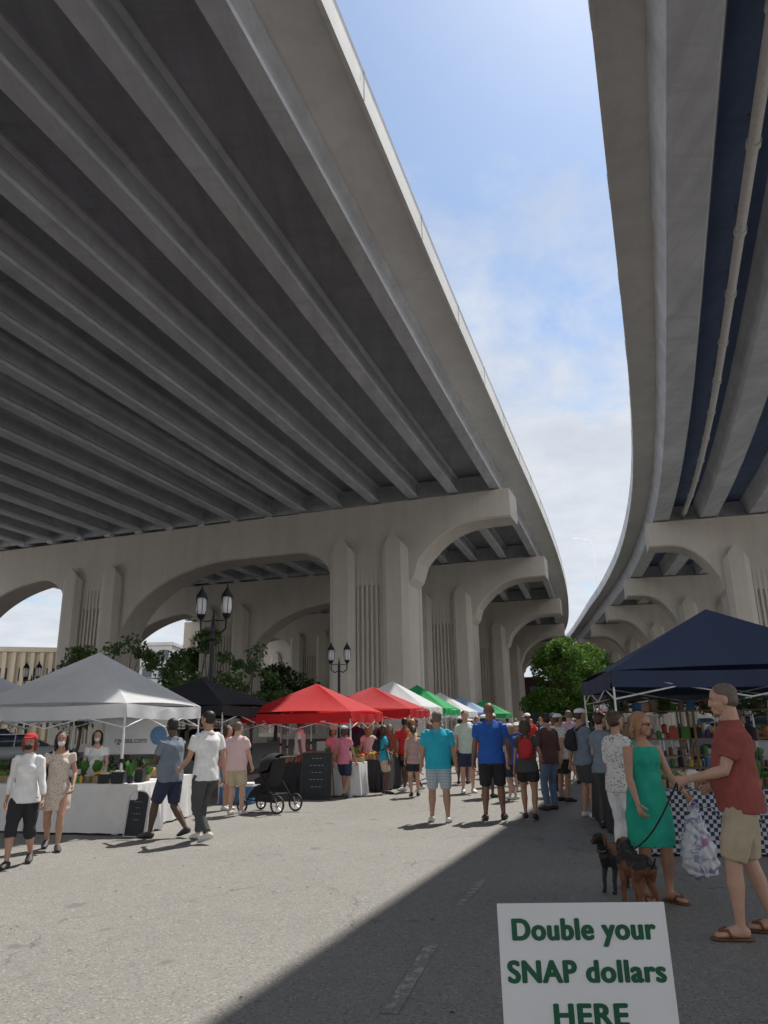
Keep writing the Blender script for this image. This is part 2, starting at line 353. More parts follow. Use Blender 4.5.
    if shoes is not None:
        def sb(g):
            for Rf,(hip,kn,an) in zip(fdir,legs):
                ys=((-.034,-.022),(0,-.014),(.04,-.019),(.08,-.028),(.112,-.031)) 
                tube(g,[an+Rf@A([0,y,z]) for y,z in ys],[(.022,.022),(.0255,.03),(.028,.025),(.031,.017),(.02,.011)],side=(1,0,0),n=14)
        if not sandals: garment(sb,shoes,amp=0)
        else:
            g=MB()
            for Rf,(hip,kn,an) in zip(fdir,legs):
                tube(g,[an+Rf@A([0,y,-.044]) for y in(-.045,0,.05,.09,.118)],[(.018,.005),(.025,.006),(.027,.006),(.031,.006),(.018,.005)],side=(1,0,0),n=14)
                for s in(-1,1): tube(g,[an+Rf@A([s*.027,.04,-.036]),an+Rf@A([s*.022,.055,-.010]),an+Rf@A([0,.085,-.016])],[.006,.007,.005],n=8)
            addraw(g,shoes)
    if backpack is not None:
        def pb(g):
            ell(g,(0,sh(-.115,.7),.71+dz),(.075,.05,.105)); ell(g,(0,sh(-.155,.66),.675+dz),(.055,.03,.055)); 
            tube(g,[(0,-.105,.62+dz),(0,-.11,.79+dz)],[(.07,.04),(.06,.035)],side=(1,0,0))
        garment(pb,backpack,amp=.003)
        g=MB()
        for s in(-1,1): tube(g,[(s*.05,-.08,.80+dz),(s*.055,0,.848+dz),(s*.06,.075,.78+dz),(s*.07,.07,.69+dz),(s*.075,-.05,.63+dz)],[.010]*5,n=8)
        addraw(g,backpack)
    if bag is not None:
        bm,side_,sz=bag; wr,fd,pn,sd,cu=hinf[0 if side_<0 else 1]; c=wr+fd*.06
        g=MB(); 
        for s in(-1,1): tube(g,[c+A([0,s*.0,0]),c+A([0,s*sz*.25,-sz*.5]),c+A([0,s*sz*.35,-sz*.7])],[.004,.004,.004],n=6)
        tube(g,[c+A([0,0,-sz*.65]),c+A([0,0,-sz*.75]),c+A([0,0,-sz*1.3]),c+A([0,0,-sz*1.5])],[(sz*.06,sz*.38),(sz*.14,sz*.42),(sz*.2,sz*.42),(sz*.12,sz*.36)],side=(1,0,0),n=16,cap=.2)
        addraw(g,bm)
    o=mk(name,out,mats,smooth=True,loc=(loc[0],loc[1],0),rz=-math.radians(az))
    mn=min(v_.co.z for v_ in o.data.vertices); o.location.z=-mn+.002
    hands_w=[]
    for wr,fd,pn,sd,cu in hinf:
        p=(wr+fd*.055+pn*.012)*h; a=-math.radians(az); hands_w.append(np.array([loc[0]+p[0]*math.cos(a)-p[1]*math.sin(a),loc[1]+p[0]*math.sin(a)+p[1]*math.cos(a),p[2]+o.location.z]))
    return o,hands_w
f_white=F('white',(.76,.76,.76)); f_black=F('black',(.024,.024,.028)); f_teal=F('teal',(.02,.38,.52)); f_blue=F('blue',(.02,.10,.42)); f_navy=F('navy',(.03,.04,.08))
f_gray=F('bluegray',(.18,.225,.28)); f_dgray=F('darkgray',(.065,.068,.072)); f_pink=F('pink',(.65,.22,.30)); f_khaki=F('khaki',(.48,.40,.28)); f_maroon=F('maroon',(.30,.075,.06))
f_green=F('green',(.012,.32,.22)); f_red=F('red',(.52,.03,.035)); f_jean=F('denim',(.12,.18,.28)); f_mint=F('mint',(.50,.62,.54)); f_lav=F('lavender',(.50,.36,.48)); f_brown=F('brown',(.10,.045,.04))
f_orange=F('orange',(.62,.20,.08)); f_cream=F('cream',(.64,.58,.47)); f_sky=F('skyblue',(.27,.45,.63)); f_grn2=F('leafgreen',(.10,.28,.07)); f_yel=F('yellow',(.62,.47,.11))
p_plaid=pattern('plaid_cloth','plaid',(.62,.68,.70),(.18,.27,.36),13); p_floral=pattern('floral_cloth','dots',(.66,.65,.62),(.20,.22,.32),34); p_beige=pattern('beige_print','dots',(.62,.55,.48),(.46,.31,.26),38); p_pinkstr=pattern('pink_stripe','stripe',(.66,.36,.40),(.72,.66,.64),16)
p_rbplaid=pattern('red_plaid','plaid',(.60,.58,.55),(.35,.10,.09),12)
h_black=mat('hair_black',(.014,.011,.010),rough=.5,var=.4,scale=60,bmp=.6,bscale=150); h_brown=mat('hair_brown',(.06,.034,.02),rough=.5,var=.4,scale=60,bmp=.6,bscale=150)
h_blond=mat('hair_blond',(.34,.18,.08),rough=.5,var=.4,scale=60,bmp=.6,bscale=150); h_red=mat('hair_red',(.19,.04,.018),rough=.5,var=.4,scale=60,bmp=.6,bscale=150); h_gray=mat('hair_gray',(.15,.115,.09),rough=.6,var=.3,scale=60,bmp=.6,bscale=150)
m_shoe_w=mat('shoe_white',(.62,.62,.60),rough=.6); m_shoe_b=mat('shoe_dark',(.03,.03,.032),rough=.6); m_leather=mat('brown_leather',(.16,.07,.035),rough=.5)
STR=((-.05,.13,0),(.05,-.13,.02)); STL=((-.05,-.13,.02),(.05,.13,0)); STand=((-.065,.0,0),(.065,.02,0))
swA=((-.14,-.09,.43),(.14,.13,.45)); swB=((-.14,.13,.45),(.14,-.09,.43))
# --- left foreground
person('woman_in_white_shirt',(-4.50,9.75),1.55,170,'tan','w',f_white,1.7,f_black,'shorts',1.25,h_red,'mid',m_shoe_b,STL,((-.15,.06,.47),(.155,-.04,.44)),q=.010,mask=f_black,hat=f_red,seed=1,lean=.05)
person('woman_in_print_dress',(-4.62,10.95),1.57,160,'tan','w',p_beige,.45,None,hair=h_black,hairstyle='long',shoes=m_shoe_b,feet=STR,hands=((-.13,.10,.52),(.14,.10,.52)),q=.010,mask=f_white,dress=True,hem=.34,seed=2,bag=(m_leather,1,.1))
person('vendor_woman',(-5.15,13.7),1.55,165,'light','w',f_white,.5,None,hair=h_black,hairstyle='long',shoes=m_shoe_b,hands=((-.10,.16,.56),(.10,.16,.56)),q=.013,mask=f_white,dress=True,hem=.3,seed=3)
person('man_in_gray_shirt',(-3.30,11.85),1.74,-65,'dark','m',f_gray,.66,f_navy,'shorts',.92,h_black,'short',m_shoe_b,((-.06,.14,0),(.06,-.15,.03)),((-.10,.20,.60),(.10,.22,.62)),q=.010,belly=.05,bulk=1.1,seed=4,turn=20,tilt=5,glasses=True)
person('man_in_white_tshirt',(-2.66,11.4),1.84,-50,'tan','m',f_white,.62,f_dgray,'pants',None,h_black,'short',m_shoe_w,((-.06,-.14,.03),(.06,.15,0)),((-.13,.16,.55),(.15,-.06,.44)),q=.010,bulk=1.0,seed=5,mask=f_black,turn=-15)
person('man_in_pink_shirt',(-2.86,14.7),1.66,20,'light','m',p_pinkstr,.6,f_khaki,'shorts',.85,h_gray,'short',m_shoe_w,STand,((-.16,.02,.43),(.14,.10,.50)),q=.013,belly=.04,bulk=1.08,seed=6)
person('woman_in_pink_top',(-3.25,15.6),1.6,100,'tan','w',f_pink,.5,f_jean,'shorts',.6,h_brown,'mid',m_shoe_w,STand,q=.014,seed=7)
# --- centre
person('woman_in_denim_shorts',(-.50,19.7),1.6,10,'light','w',p_pinkstr,.4,f_jean,'shorts',.5,h_blond,'long',m_shoe_b,STR,swA,q=.015,seed=8)
person('woman_in_plaid_shirt',(.58,17.7),1.55,0,'light','w',p_rbplaid,.9,f_black,'shorts',.6,h_brown,'pony',m_shoe_b,STL,swB,q=.014,seed=9)
person('man_in_red_shirt',(.45,20.6),1.76,15,'brown','m',f_red,.6,f_black,'shorts',.9,h_black,'short',m_shoe_w,STR,swA,q=.015,seed=10)
person('man_in_teal_shirt',(.84,13.15),1.77,5,'tan','m',f_teal,.72,p_plaid,'shorts',.92,h_gray,'short',m_shoe_w,((-.075,.04,0),(.075,-.05,0)),((-.172,.05,.46),(.172,.06,.46)),q=.011,belly=.05,bulk=1.12,seed=11)
person('man_in_mint_shirt',(1.86,18.5),1.86,175,'light','m',f_mint,.6,f_navy,'shorts',.85,h_brown,'short',m_shoe_w,STand,((-.14,.12,.53),(.155,.03,.44)),q=.014,seed=12)
person('man_in_blue_shirt',(1.76,13.3),1.9,8,'brown','m',f_blue,.66,f_black,'shorts',.95,None,'bald',m_shoe_b,((-.075,-.03,0),(.08,.04,0)),((-.172,.03,.45),(.165,.09,.50)),q=.011,bulk=1.07,seed=13)
person('woman_with_backpack',(2.36,13.3),1.64,12,'tan','w',f_dgray,.5,f_black,'shorts',.55,h_brown,'mid',m_shoe_b,STR,((-.14,.06,.48),(.14,.10,.52)),q=.012,backpack=f_red,seed=14)
person('man_in_dark_shirt',(3.00,14.6),1.72,-30,'tan','m',f_brown,1.2,f_jean,'pants',None,h_black,'short',m_shoe_b,STand,((-.13,.14,.56),(.155,.0,.44)),q=.012,seed=15)
person('man_in_lavender_shirt',(4.85,20.6),1.85,20,'light','m',f_lav,1.7,f_khaki,'pants',None,h_gray,'short',m_shoe_b,STand,q=.015,seed=16)
# --- right foreground
wo,wh=person('woman_in_green_dress',(2.38,7.30),1.62,158,'tan','w',f_green,0,None,hair=h_blond,hairstyle='mid',shoes=m_leather,feet=((-.065,.03,0),(.065,-.03,0)),hands=((-.15,.15,.54),(.15,.10,.50)),curl=(62,30),q=.0088,dress=True,hem=.285,bulk=1.14,seed=17,turn=-30,tilt=4,glasses=True,sandals=True)
mo,mh=person('man_in_maroon_shirt',(2.72,6.13),1.82,-70,'light','m',f_maroon,.70,f_khaki,'shorts',.95,h_gray,'short',m_leather,((-.075,.07,0),(.075,-.07,0)),((-.10,.195,.60),(.125,.10,.56)),curl=(62,45),q=.0088,belly=.035,bulk=1.06,seed=18,sandals=True,tilt=4,turn=-4)
person('woman_in_floral_shirt',(2.62,8.9),1.66,60,'tan','w',p_floral,.9,f_white,'pants',None,h_brown,'short',m_shoe_w,STand,((-.13,.1,.5),(.14,.08,.5)),q=.011,seed=19,belly=.03)
person('vendor_man',(5.3,11.6),1.76,-110,'brown','m',f_black,.6,f_dgray,'pants',None,h_black,'short',m_shoe_b,STand,((-.12,.16,.56),(.12,.16,.56)),q=.013,seed=20,hat=f_black)
person('shopper_in_gray',(3.3,12.0),1.68,60,'light','w',f_gray,.6,f_dgray,'pants',None,h_brown,'bun',m_shoe_b,STand,((-.12,.14,.55),(.12,.16,.58)),q=.013,seed=21)
# --- crowd farther up the street
tops=[f_white,f_black,f_red,f_blue,f_gray,f_pink,f_orange,f_cream,f_sky,f_grn2,f_navy,f_dgray,f_yel,f_teal,p_floral,f_maroon]
bots=[f_black,f_navy,f_jean,f_khaki,f_dgray,f_white]
hrs=[h_black,h_brown,h_blond,h_gray,h_brown]
proto=[]
for i in range(14):
    w=i%2; s=random
    proto.append((w,dict(skin=s.choice(list(SK)),sex='w' if w else 'm',top=tops[(i*5)%16],sleeve=s.choice([.5,.6,1.6]),bottom=bots[i%6],btype=s.choice(['shorts','pants','shorts']),hair=hrs[i%5],
       hairstyle=s.choice(['long','mid','pony']) if w else 'short',shoes=s.choice([m_shoe_w,m_shoe_b]),feet=s.choice([STR,STL,STand]),hands=s.choice([swA,swB,((-.12,.15,.55),(.14,.05,.45))]),
       bulk=s.uniform(.95,1.12),hat=s.choice([None,None,None,f_white,f_navy]),q=.02,seed=30+i,backpack=s.choice([None,None,f_black]) )))
crowd=[( -2.15,18.9,90),(-1.35,18.9,150),(-.85,20.9,200),(.05,21.6,170),(-.2,23.4,10),(.75,23.2,-60),(1.45,24.5,5),(2.35,22.3,0),(3.1,23.4,185),(3.5,20.6,15),(4.1,22.6,170),(2.5,26.2,10),(3.4,27.0,20),(4.4,26.0,190),
 (5.6,25.3,10),(1.7,28.2,100),(2.9,30.5,15),(4.6,30.2,180),(5.8,31.2,15),(7.0,30.0,200),(3.7,34.2,10),(5.2,35.4,12),(6.6,36.5,190),(4.6,39.5,14),(6.9,41.5,20),(8.2,40.1,170),(4.9,18.0,100),(4.55,16.4,-20),(3.75,17.4,190),(6.2,20.1,200),(7.6,23.6,250),(8.2,34.0,15),(5.9,44.5,15),(7.9,47.5,180),
 (2.75,20.2,20),(3.15,18.9,175),(2.0,21.2,10),(1.2,21.9,185),(2.9,25.0,100),(3.9,24.2,-80),(4.9,23.6,15),(5.3,22.0,190),(.9,25.8,80),(1.9,26.9,190),(3.0,28.6,10),(4.0,28.7,185),(5.0,28.2,20),(6.2,27.6,170),(2.2,32.6,10),(3.4,32.0,185),(4.4,33.1,10),(5.6,33.9,190),(6.6,33.2,10),(4.1,36.8,10),(5.6,38.3,190),(7.4,38.0,10),(6.2,39.8,20),(4.1,19.6,140),(3.55,16.1,60),(-.1,18.6,60),(.6,19.2,-90),(-1.0,17.7,0),(3.35,13.4,80),(2.6,16.5,-10),(2.15,17.2,20)]
for i,(x,y,a) in enumerate(crowd):
    if i<14:
        w,kw=proto[i]; o,_=person('woman_shopper' if w else 'man_shopper',(x,y),random.uniform(1.56,1.66) if w else random.uniform(1.70,1.84),a,**kw); proto[i]=(w,kw,o)
    else:
        w,kw,src=proto[(i*3)%14]; o=bpy.data.objects.new('woman_shopper' if w else 'man_shopper',src.data); scene.collection.objects.link(o); o.location=(x,y,src.location.z); o.rotation_euler=(0,0,-math.radians(a+random.uniform(-25,25))); s=random.uniform(.95,1.04); o.scale=(s,s,s)
# ------------------------------------------------------------------ dogs, leash, bag
fur_brown=mat('fur_brown',(.17,.066,.030),rough=.7,var=.4,scale=25,bmp=.5,bscale=160); fur_black=mat('fur_black',(.016,.014,.014),rough=.6,var=.4,scale=25,bmp=.5,bscale=160)
def dog(name,loc,az,sh,m,m2,headup=0.15,hturn=0):
    g=MB(); A=np.array
    tube(g,[(0,-.50,.86),(0,-.40,.86),(0,-.1,.82),(0,.12,.79),(0,.32,.79),(0,.45,.86)],[(.12,.14),(.18,.20),(.18,.19),(.21,.25),(.20,.26),(.13,.17)],side=(1,0,0),n=16)
    hx=math.sin(math.radians(hturn))*.25
    hd=A([hx,.60,1.12+headup]); tube(g,[(0,.36,.90),(hx*.4,.48,1.02),hd+A([0,-.03,-.02])],[.17,.14,.12])
    ell(g,hd,(.13,.145,.12)); d=nrm([hx*1.2,.9,-.18]); tube(g,[hd+d*.06,hd+d*.17,hd+d*.27],[.09,.068,.052])
    tube(g,[(0,-.52,.90),(0,-.66,.86),(0,-.80,.95),(0,-.88,1.08)],[.045,.035,.028,.014])
    for s in(-1,1):
        tube(g,[(s*.13,.33,.78),(s*.14,.28,.50),(s*.14,.33,.30),(s*.14,.335,.08)],[.10,.068,.050,.042]); ell(g,(s*.14,.365,.035),(.052,.07,.038))
        tube(g,[(s*.12,-.38,.82),(s*.15,-.26,.52),(s*.15,-.50,.30),(s*.15,-.48,.07)],[.14,.09,.046,.04]); ell(g,(s*.15,-.45,.035),(.052,.07,.038))
    g.v=[x*sh for x in g.v]; v,f=remesh(g,.0075,2,amp=.0015,freq=120)
    o=MB(); o.add(v,f,0)
    vz=v[:,2]; 
    for i,ff in enumerate(f):
        if vz[ff[0]]>sh*(.84+.05*math.sin(v[ff[0],1]*40)) and v[ff[0],1]<sh*.5: o.m[i]=1
    e=MB()
    for s in(-1,1): tube(e,[hd+A([s*.10,-.02,.08]),hd+A([s*.155,-.01,.0]),hd+A([s*.16,.02,-.14])],[(.022,.06),(.02,.075),(.014,.035)],side=(1,0,0))
    ell(e,hd+d*.31,(.032,.028,.025)); e.v=[x*sh for x in e.v]; o.add(e.verts(),e.f,1)
    e=MB(); 
    for s in(-1,1): ell(e,hd+A([s*.07,.105,.04]),(.02,.02,.02),8,6)
    tube(e,[(-.0,.43,.92),(0.0,.445,.95)],[(.165,.175),(.165,.175)],n=16); e.v=[x*sh for x in e.v]; o.add(e.verts(),e.f,2)
    o=mk(name,o,[m,m2,M_dark],smooth=True,loc=(loc[0],loc[1],0),rz=-math.radians(az)); return o
dog('brown_dog',(2.12,7.0),-8,.44,fur_brown,fur_black,.0,20)
dog('black_dog',(2.18,7.75),-125,.42,fur_black,fur_brown,.05,-10)
g=MB(); P=[]
a=mh[0]; b=np.array([2.11,7.19,.42])
for t in np.linspace(0,1,12): P.append(a+(b-a)*t-np.array([0,0,.10*math.sin(math.pi*t)]))
tube(g,P,[.007]*12,n=8); tube(g,[mh[0]+np.array([0,0,.0]),mh[0]+np.array([.03,0,-.05]),mh[0]+np.array([.0,.02,-.09]),mh[0]],[.006]*4,n=6); mk('dog_leash',g,[f_black],True)
g=MB(); tube(g,[(0,0,.30),(0,0,.22),(0,0,.10),(0,0,-.02),(0,0,-.16),(0,0,-.25),(0,0,-.29)],[(.02,.015),(.05,.03),(.10,.06),(.15,.09),(.165,.11),(.13,.10),(.06,.05)],n=24,side=(1,0,0))
v,f=remesh(g,.008,1,amp=.009,freq=45,seed=3); g=MB(); g.add(v,f)
for s in(-1,1): tube(g,[(s*.02,0,.27),(s*.035,0,.31),(0,0,.35)],[.01,.008,.008],n=8)
m,nt,b_=base_nodes('plastic_bag_film'); vv=mapping(nt,(1,1,1)); c=mixc(nt,ramp(nt,noise(nt,vv,11,3,.6,1.2),.48,.56),(.62,.64,.68),(.25,.27,.42)); c=mixc(nt,ramp(nt,noise(nt,vv,7,2,.5),.60,.66),c,(.45,.22,.28)); nt.links.new(c,b_.inputs['Base Color']); b_.inputs['Roughness'].default_value=.25; b_.inputs['Transmission Weight'].default_value=.15
hb_=wh[0]; mk('plastic_shopping_bag',g,[m],True,loc=(hb_[0],hb_[1]-.03,hb_[2]-.33))
# ------------------------------------------------------------------ market furniture
def tent(name,c,w,d,az,eave,peak,col,val=.22,trans=.28):
    root=empty(name,(c[0],c[1],0),-math.radians(az))
    m=mat('canopy_%s_%.2f%.2f'%(name,col[0],col[2]),col,rough=.7,var=.05,scale=2,bmp=.3,bscale=5,trans=trans,bdist=.03)
    g=MB(); n=14
    cs=[(-w/2,-d/2),(w/2,-d/2),(w/2,d/2),(-w/2,d/2)]
    for k in range(4):
        a=np.array(cs[k]);b=np.array(cs[(k+1)%4]); V=[];Fc=[]
        for i in range(n+1):
            t=i/n
            for j in range(n+1):
                s=j/n; e=a+(b-a)*s; p=e*t; z=peak-(peak-eave)*t; z-=.07*math.sin(math.pi*t)*math.sin(math.pi*s)**.7; z+=.035*t*t*math.sin(math.pi*s)
                V.append((p[0],p[1],z))
        for i in range(n):
            for j in range(n): q=i*(n+1)+j; Fc.append((q,q+n+1,q+n+2,q+1))
        g.add(V,Fc)
        V=[];Fc=[]; out=nrm([ (a+b)[0],(a+b)[1],0])
        for i in range(3):
            for j in range(29):
                s=j/28; e=a+(b-a)*s; z=eave-.035*math.sin(math.pi*s)-val*i/2; off=.012*i*math.sin(s*23+k)+.003
                V.append((e[0]+out[0]*off,e[1]+out[1]*off,z))
        for i in range(2):
            for j in range(28): q=i*29+j; Fc.append((q,q+29,q+30,q+1))
        g.add(V,Fc)
    mk('canopy',g,[m],True,root,angle=30)
    g=MB()
    for k,(x,y) in enumerate(cs):
        x*=.985;y*=.985
        box(g,(x,y,eave*.25+.25),(.032,.032,eave*.5+.5)); box(g,(x,y,eave*.62),(.024,.024,eave*.72)); box(g,(x,y,.01),(.10,.10,.015)); box(g,(x,y,eave*.55),(.05,.05,.06),1)
        x2,y2=cs[(k+1)%4]; x2*=.985;y2*=.985; mx,my=(x+x2)/2,(y+y2)/2
        for (p,q_) in (((x,y),(mx,my)),((mx,my),(x2,y2))):
            cyl(g,(p[0],p[1],eave-.05),(q_[0],q_[1],eave-.38),.011,6); cyl(g,(p[0],p[1],eave-.38),(q_[0],q_[1],eave-.05),.011,6)
        cyl(g,(x,y,eave-.05),(0,0,peak-.06),.012,6)
    mk('frame',g,[white_paint,black_metal],False,root)
    return root
def table(name,c,w,d,az,cloth,h=.74,skirt=True):
    g=MB(); n=60; per=[]
    for i in range(n):
        t=i/n*4; k=int(t); s=t-k; cs=[(-w/2,-d/2),(w/2,-d/2),(w/2,d/2),(-w/2,d/2)]; a=cs[k];b=cs[(k+1)%4]; per.append((a[0]+(b[0]-a[0])*s,a[1]+(b[1]-a[1])*s))
    V=[(0,0,h)]; Fc=[]
    rows=[(1,h,0),(1.005,h-.02,0),(1.02,h*.55,.018),(1.05,.03 if skirt else h*.6,.045)]
    for ri,(sc_,z,wv) in enumerate(rows):
        for i,(x,y) in enumerate(per):
            o=1+wv*math.sin(i*1.7+math.sin(i*.6))/max(.4,.5*(w+d)/2); V.append((x*sc_*o,y*sc_*o,z))
    for i in range(n): Fc.append((0,1+i,1+(i+1)%n))
    for r in range(3):
        for i in range(n): a=1+r*n+i;b=1+r*n+(i+1)%n; Fc.append((a,a+n,b+n,b))
    g.add(V,Fc)
    for x in(-w/2+.06,w/2-.06):
        for y in(-d/2+.06,d/2-.06): cyl(g,(x,y,0),(x,y,h-.01),.014,6,1)
    return mk(name,g,[cloth,steel],True,loc=(c[0],c[1],0),rz=-math.radians(az),angle=40)
GM=[mat('kraft_box',(.36,.25,.15)),mat('jar_amber',(.32,.12,.03),rough=.2),mat('greens',(.08,.22,.045),var=.4),mat('produce_red',(.42,.04,.02),rough=.4),mat('label_white',(.7,.7,.66)),mat('plastic_dark',(.03,.03,.035)),mat('produce_yellow',(.62,.40,.05),rough=.4),mat('purple_goods',(.18,.06,.2)),mat('blue_goods',(.06,.18,.36))]
def goods(name,c,w,d,z,az,seed,kinds='mix'):
    r=random.Random(seed); g=MB()
    x=-w/2+.1
    while x<w/2-.08:
        y=-d/2+.12
        while y<d/2-.08:
            k=r.random(); s=r.uniform(.1,.2)
            if kinds=='veg': k=.3+k*.4 if k<.8 else k
            if k<.22: hh=r.uniform(.08,.22); box(g,(x,y,hh/2+.001),(s,s*.8,hh),r.choice([0,4,5,8]),rz=r.uniform(-.3,.3)); box(g,(x,y,hh+.012),(s*.6,s*.5,.02),r.choice([4,7,3]),rz=r.uniform(-.3,.3))
            elif k<.42:
                for i in range(3): 
                    hh=r.uniform(.09,.17); xx=x+r.uniform(-.06,.06);yy=y+r.uniform(-.06,.06); mi=r.choice([1,3,6,7,2,4]); tube(g,[(xx,yy,0),(xx,yy,hh*.75),(xx,yy,hh*.85),(xx,yy,hh)],[.03,.03,.02,.02],n=10,mi=mi,cap=0); cyl(g,(xx,yy,hh),(xx,yy,hh+.02),.022,10,5)
            elif k<.72:
                box(g,(x,y,.05),(s*1.3,s,.10),0,rz=r.uniform(-.1,.1)); mi=r.choice([2,2,3,6])
                for i in range(14): ell(g,(x+r.uniform(-.5,.5)*s,y+r.uniform(-.4,.4)*s,.11+r.uniform(0,.04)),(.03,.03,.028),8,5,mi)
            elif k<.86:
                for i in range(40):
                    a=r.uniform(0,6.28); l=r.uniform(.05,.13); e=np.array([math.cos(a)*l*.8,math.sin(a)*l*.8,r.uniform(.12,.28)]); p=np.array([x,y,.06]); sd=nrm([-math.sin(a),math.cos(a),0])*.02; g.add([p-sd*.3,p+sd*.3,p+e+sd,p+e-sd],[(0,1,2,3)],2)
                tube(g,[(x,y,0),(x,y,.1)],[.04,.055],n=10,mi=r.choice([0,5,8]),cap=0)
            y+=s+.08
        x+=.2+r.random()*.05
    return mk(name,g,GM,True,loc=(c[0],c[1],z+.004),rz=-math.radians(az),angle=35)
c_white=(.84,.85,.87)
tent('white_canopy_tent',(-5.36,13.98),2.85,2.9,10,1.97,2.95,c_white,trans=.42)
tent('black_canopy_tent',(-4.6,18.8),3.0,3.0,18,2.05,2.75,(.02,.02,.025),trans=.02)
tent('red_canopy_tent',(-1.82,19.6),2.75,3.0,14,1.88,2.62,(.66,.025,.03),trans=.4)
tent('red_canopy_tent',(-.45,23.6),3.0,3.0,14,2.0,2.72,(.58,.022,.03),trans=.4)
tent('white_canopy_tent',(.2,27.6),3.0,3.0,16,2.15,3.1,c_white,trans=.42)
tent('green_canopy_tent',(1.25,31.6),3.0,3.0,16,2.15,3.15,(.03,.45,.14),trans=.4)
tent('white_canopy_tent',(2.5,36.0),3.0,3.0,16,2.1,3.0,c_white,trans=.42)
tent('blue_canopy_tent',(3.9,40.5),3.0,3.0,16,2.1,2.95,(.34,.46,.70),trans=.4)
tent('green_canopy_tent',(5.9,46.5),3.0,3.0,16,2.1,2.95,(.03,.38,.11),trans=.4)
tent('white_canopy_tent',(-9.2,17.0),3.0,3.0,18,2.0,2.95,c_white,trans=.42)
tent('navy_canopy_tent',(5.02,11.6),3.6,3.05,7,2.22,3.22,(.028,.045,.10),trans=.06)
tent('black_canopy_tent',(6.1,15.7),3.4,3.0,10,2.15,2.8,(.02,.023,.03),trans=.02)
tent('navy_canopy_tent',(7.7,20.6),3.2,3.0,14,2.15,2.85,(.02,.03,.06),trans=.03)
tent('white_canopy_tent',(9.2,27.5),3.0,3.0,16,2.15,3.0,c_white,trans=.38)
tent('red_canopy_tent',(10.8,33.5),3.0,3.0,16,2.15,3.0,(.5,.03,.03))
tent('white_canopy_tent',(12.2,39.0),3.0,3.0,16,2.15,3.0,c_white)
cl_white=mat('tablecloth_white',(.74,.74,.74),var=.05,bmp=.2,bscale=20); cl_dark=mat('tablecloth_dark',(.035,.035,.04)); cl_check=pattern('gingham_cloth','check',(.028,.032,.055),(.46,.48,.54),22)
for nm,c,w,d,az,cl,sd in [('white_cloth_table',(-4.72,12.75),1.9,.75,14,cl_white,1),('white_cloth_table',(-6.6,13.3),1.6,.75,14,cl_white,2),('side_table',(-4.15,13.9),.7,1.5,12,cl_white,3),
   ('produce_table',(-1.05,18.35),.95,.7,14,cl_white,4),('produce_table',(-2.4,18.7),1.1,.7,14,cl_dark,5),('produce_table',(-.2,20.1),.7,1.8,14,cl_dark,6),('produce_table',(.75,23.4),.7,2.0,14,cl_white,7),
   ('produce_table',(1.5,27.8),.7,2.0,14,cl_white,8),('produce_table',(2.6,31.8),.7,2.0,14,cl_dark,9),('checkered_cloth_table',(4.35,9.85),2.6,.8,7,cl_check,10),('dark_cloth_table',(3.65,12.1),.75,2.0,7,cl_dark,11),
   ('white_cloth_table',(4.35,15.3),.75,2.2,10,cl_white,12),('white_cloth_table',(5.9,20.3),.75,2.2,12,cl_white,13),('dark_cloth_table',(6.2,13.2),1.8,.7,7,cl_dark,14),('produce_table',(7.7,25.5),.8,2.2,12,cl_white,15)]:
    table(nm,c,w,d,az,cl); goods('produce_display' if 'produce' in nm else 'table_goods',c,w,d,.742,az,sd,'veg' if 'produce' in nm else 'mix')
# shelving with goods beneath the navy tent, hanging baskets on its rear rail
def shelf(name,loc,az,w,hh,seed):
    r=random.Random(seed); g=MB()
    for x in(-w/2,0,w/2):
        for y in(-.18,.18): box(g,(x,y,hh/2),(.035,.035,hh),0)
    for k in range(4):
        z=.35+k*(hh-.4)/3; box(g,(0,0,z),(w+.03,.42,.022),0); x=-w/2+.08
        while x<w/2-.05:
            s=r.uniform(.07,.16); q=r.random(); mi=r.choice([1,2,3,4,5,6,7,8,9])
            if q<.5: box(g,(x,r.uniform(-.05,.05),z+.012+s*.6),(s*.9,.2,s*1.2),mi,rz=r.uniform(-.2,.2))
            else: tube(g,[(x,0,z+.012),(x,0,z+s*1.1),(x,0,z+s*1.3)],[s*.35,s*.38,s*.2],n=10,mi=mi,cap=0)
            x+=s+.03
    mk(name,g,[mat('shelf_wood',(.25,.16,.09),var=.3)]+GM,True,loc=(loc[0],loc[1],0),rz=-math.radians(az),angle=40)
shelf('display_shelf',(5.1,12.95),7,2.6,1.75,3); shelf('display_shelf',(6.4,16.9),10,2.6,1.8,8)
def basket(loc,seed):
    r=random.Random(seed); g=MB(); tube(g,[(0,0,-.12),(0,0,-.06),(0,0,0)],[.06,.12,.14],n=14,cap=0)
    for a in(0,2.1,4.2): cyl(g,(.13*math.cos(a),.13*math.sin(a),0),(0,0,.35),.003,5,0)
    cs=[(r.uniform(-.12,.12),r.uniform(-.12,.12),r.uniform(-.14,.1)) for _ in range(14)]; leaves(g,cs,[.09]*14,26,.028,1,seed); mk('hanging_flower_basket',g,[bark,foliage('basket_leaves',(.06,.14,.03),(.14,.26,.06))],False,loc=loc)
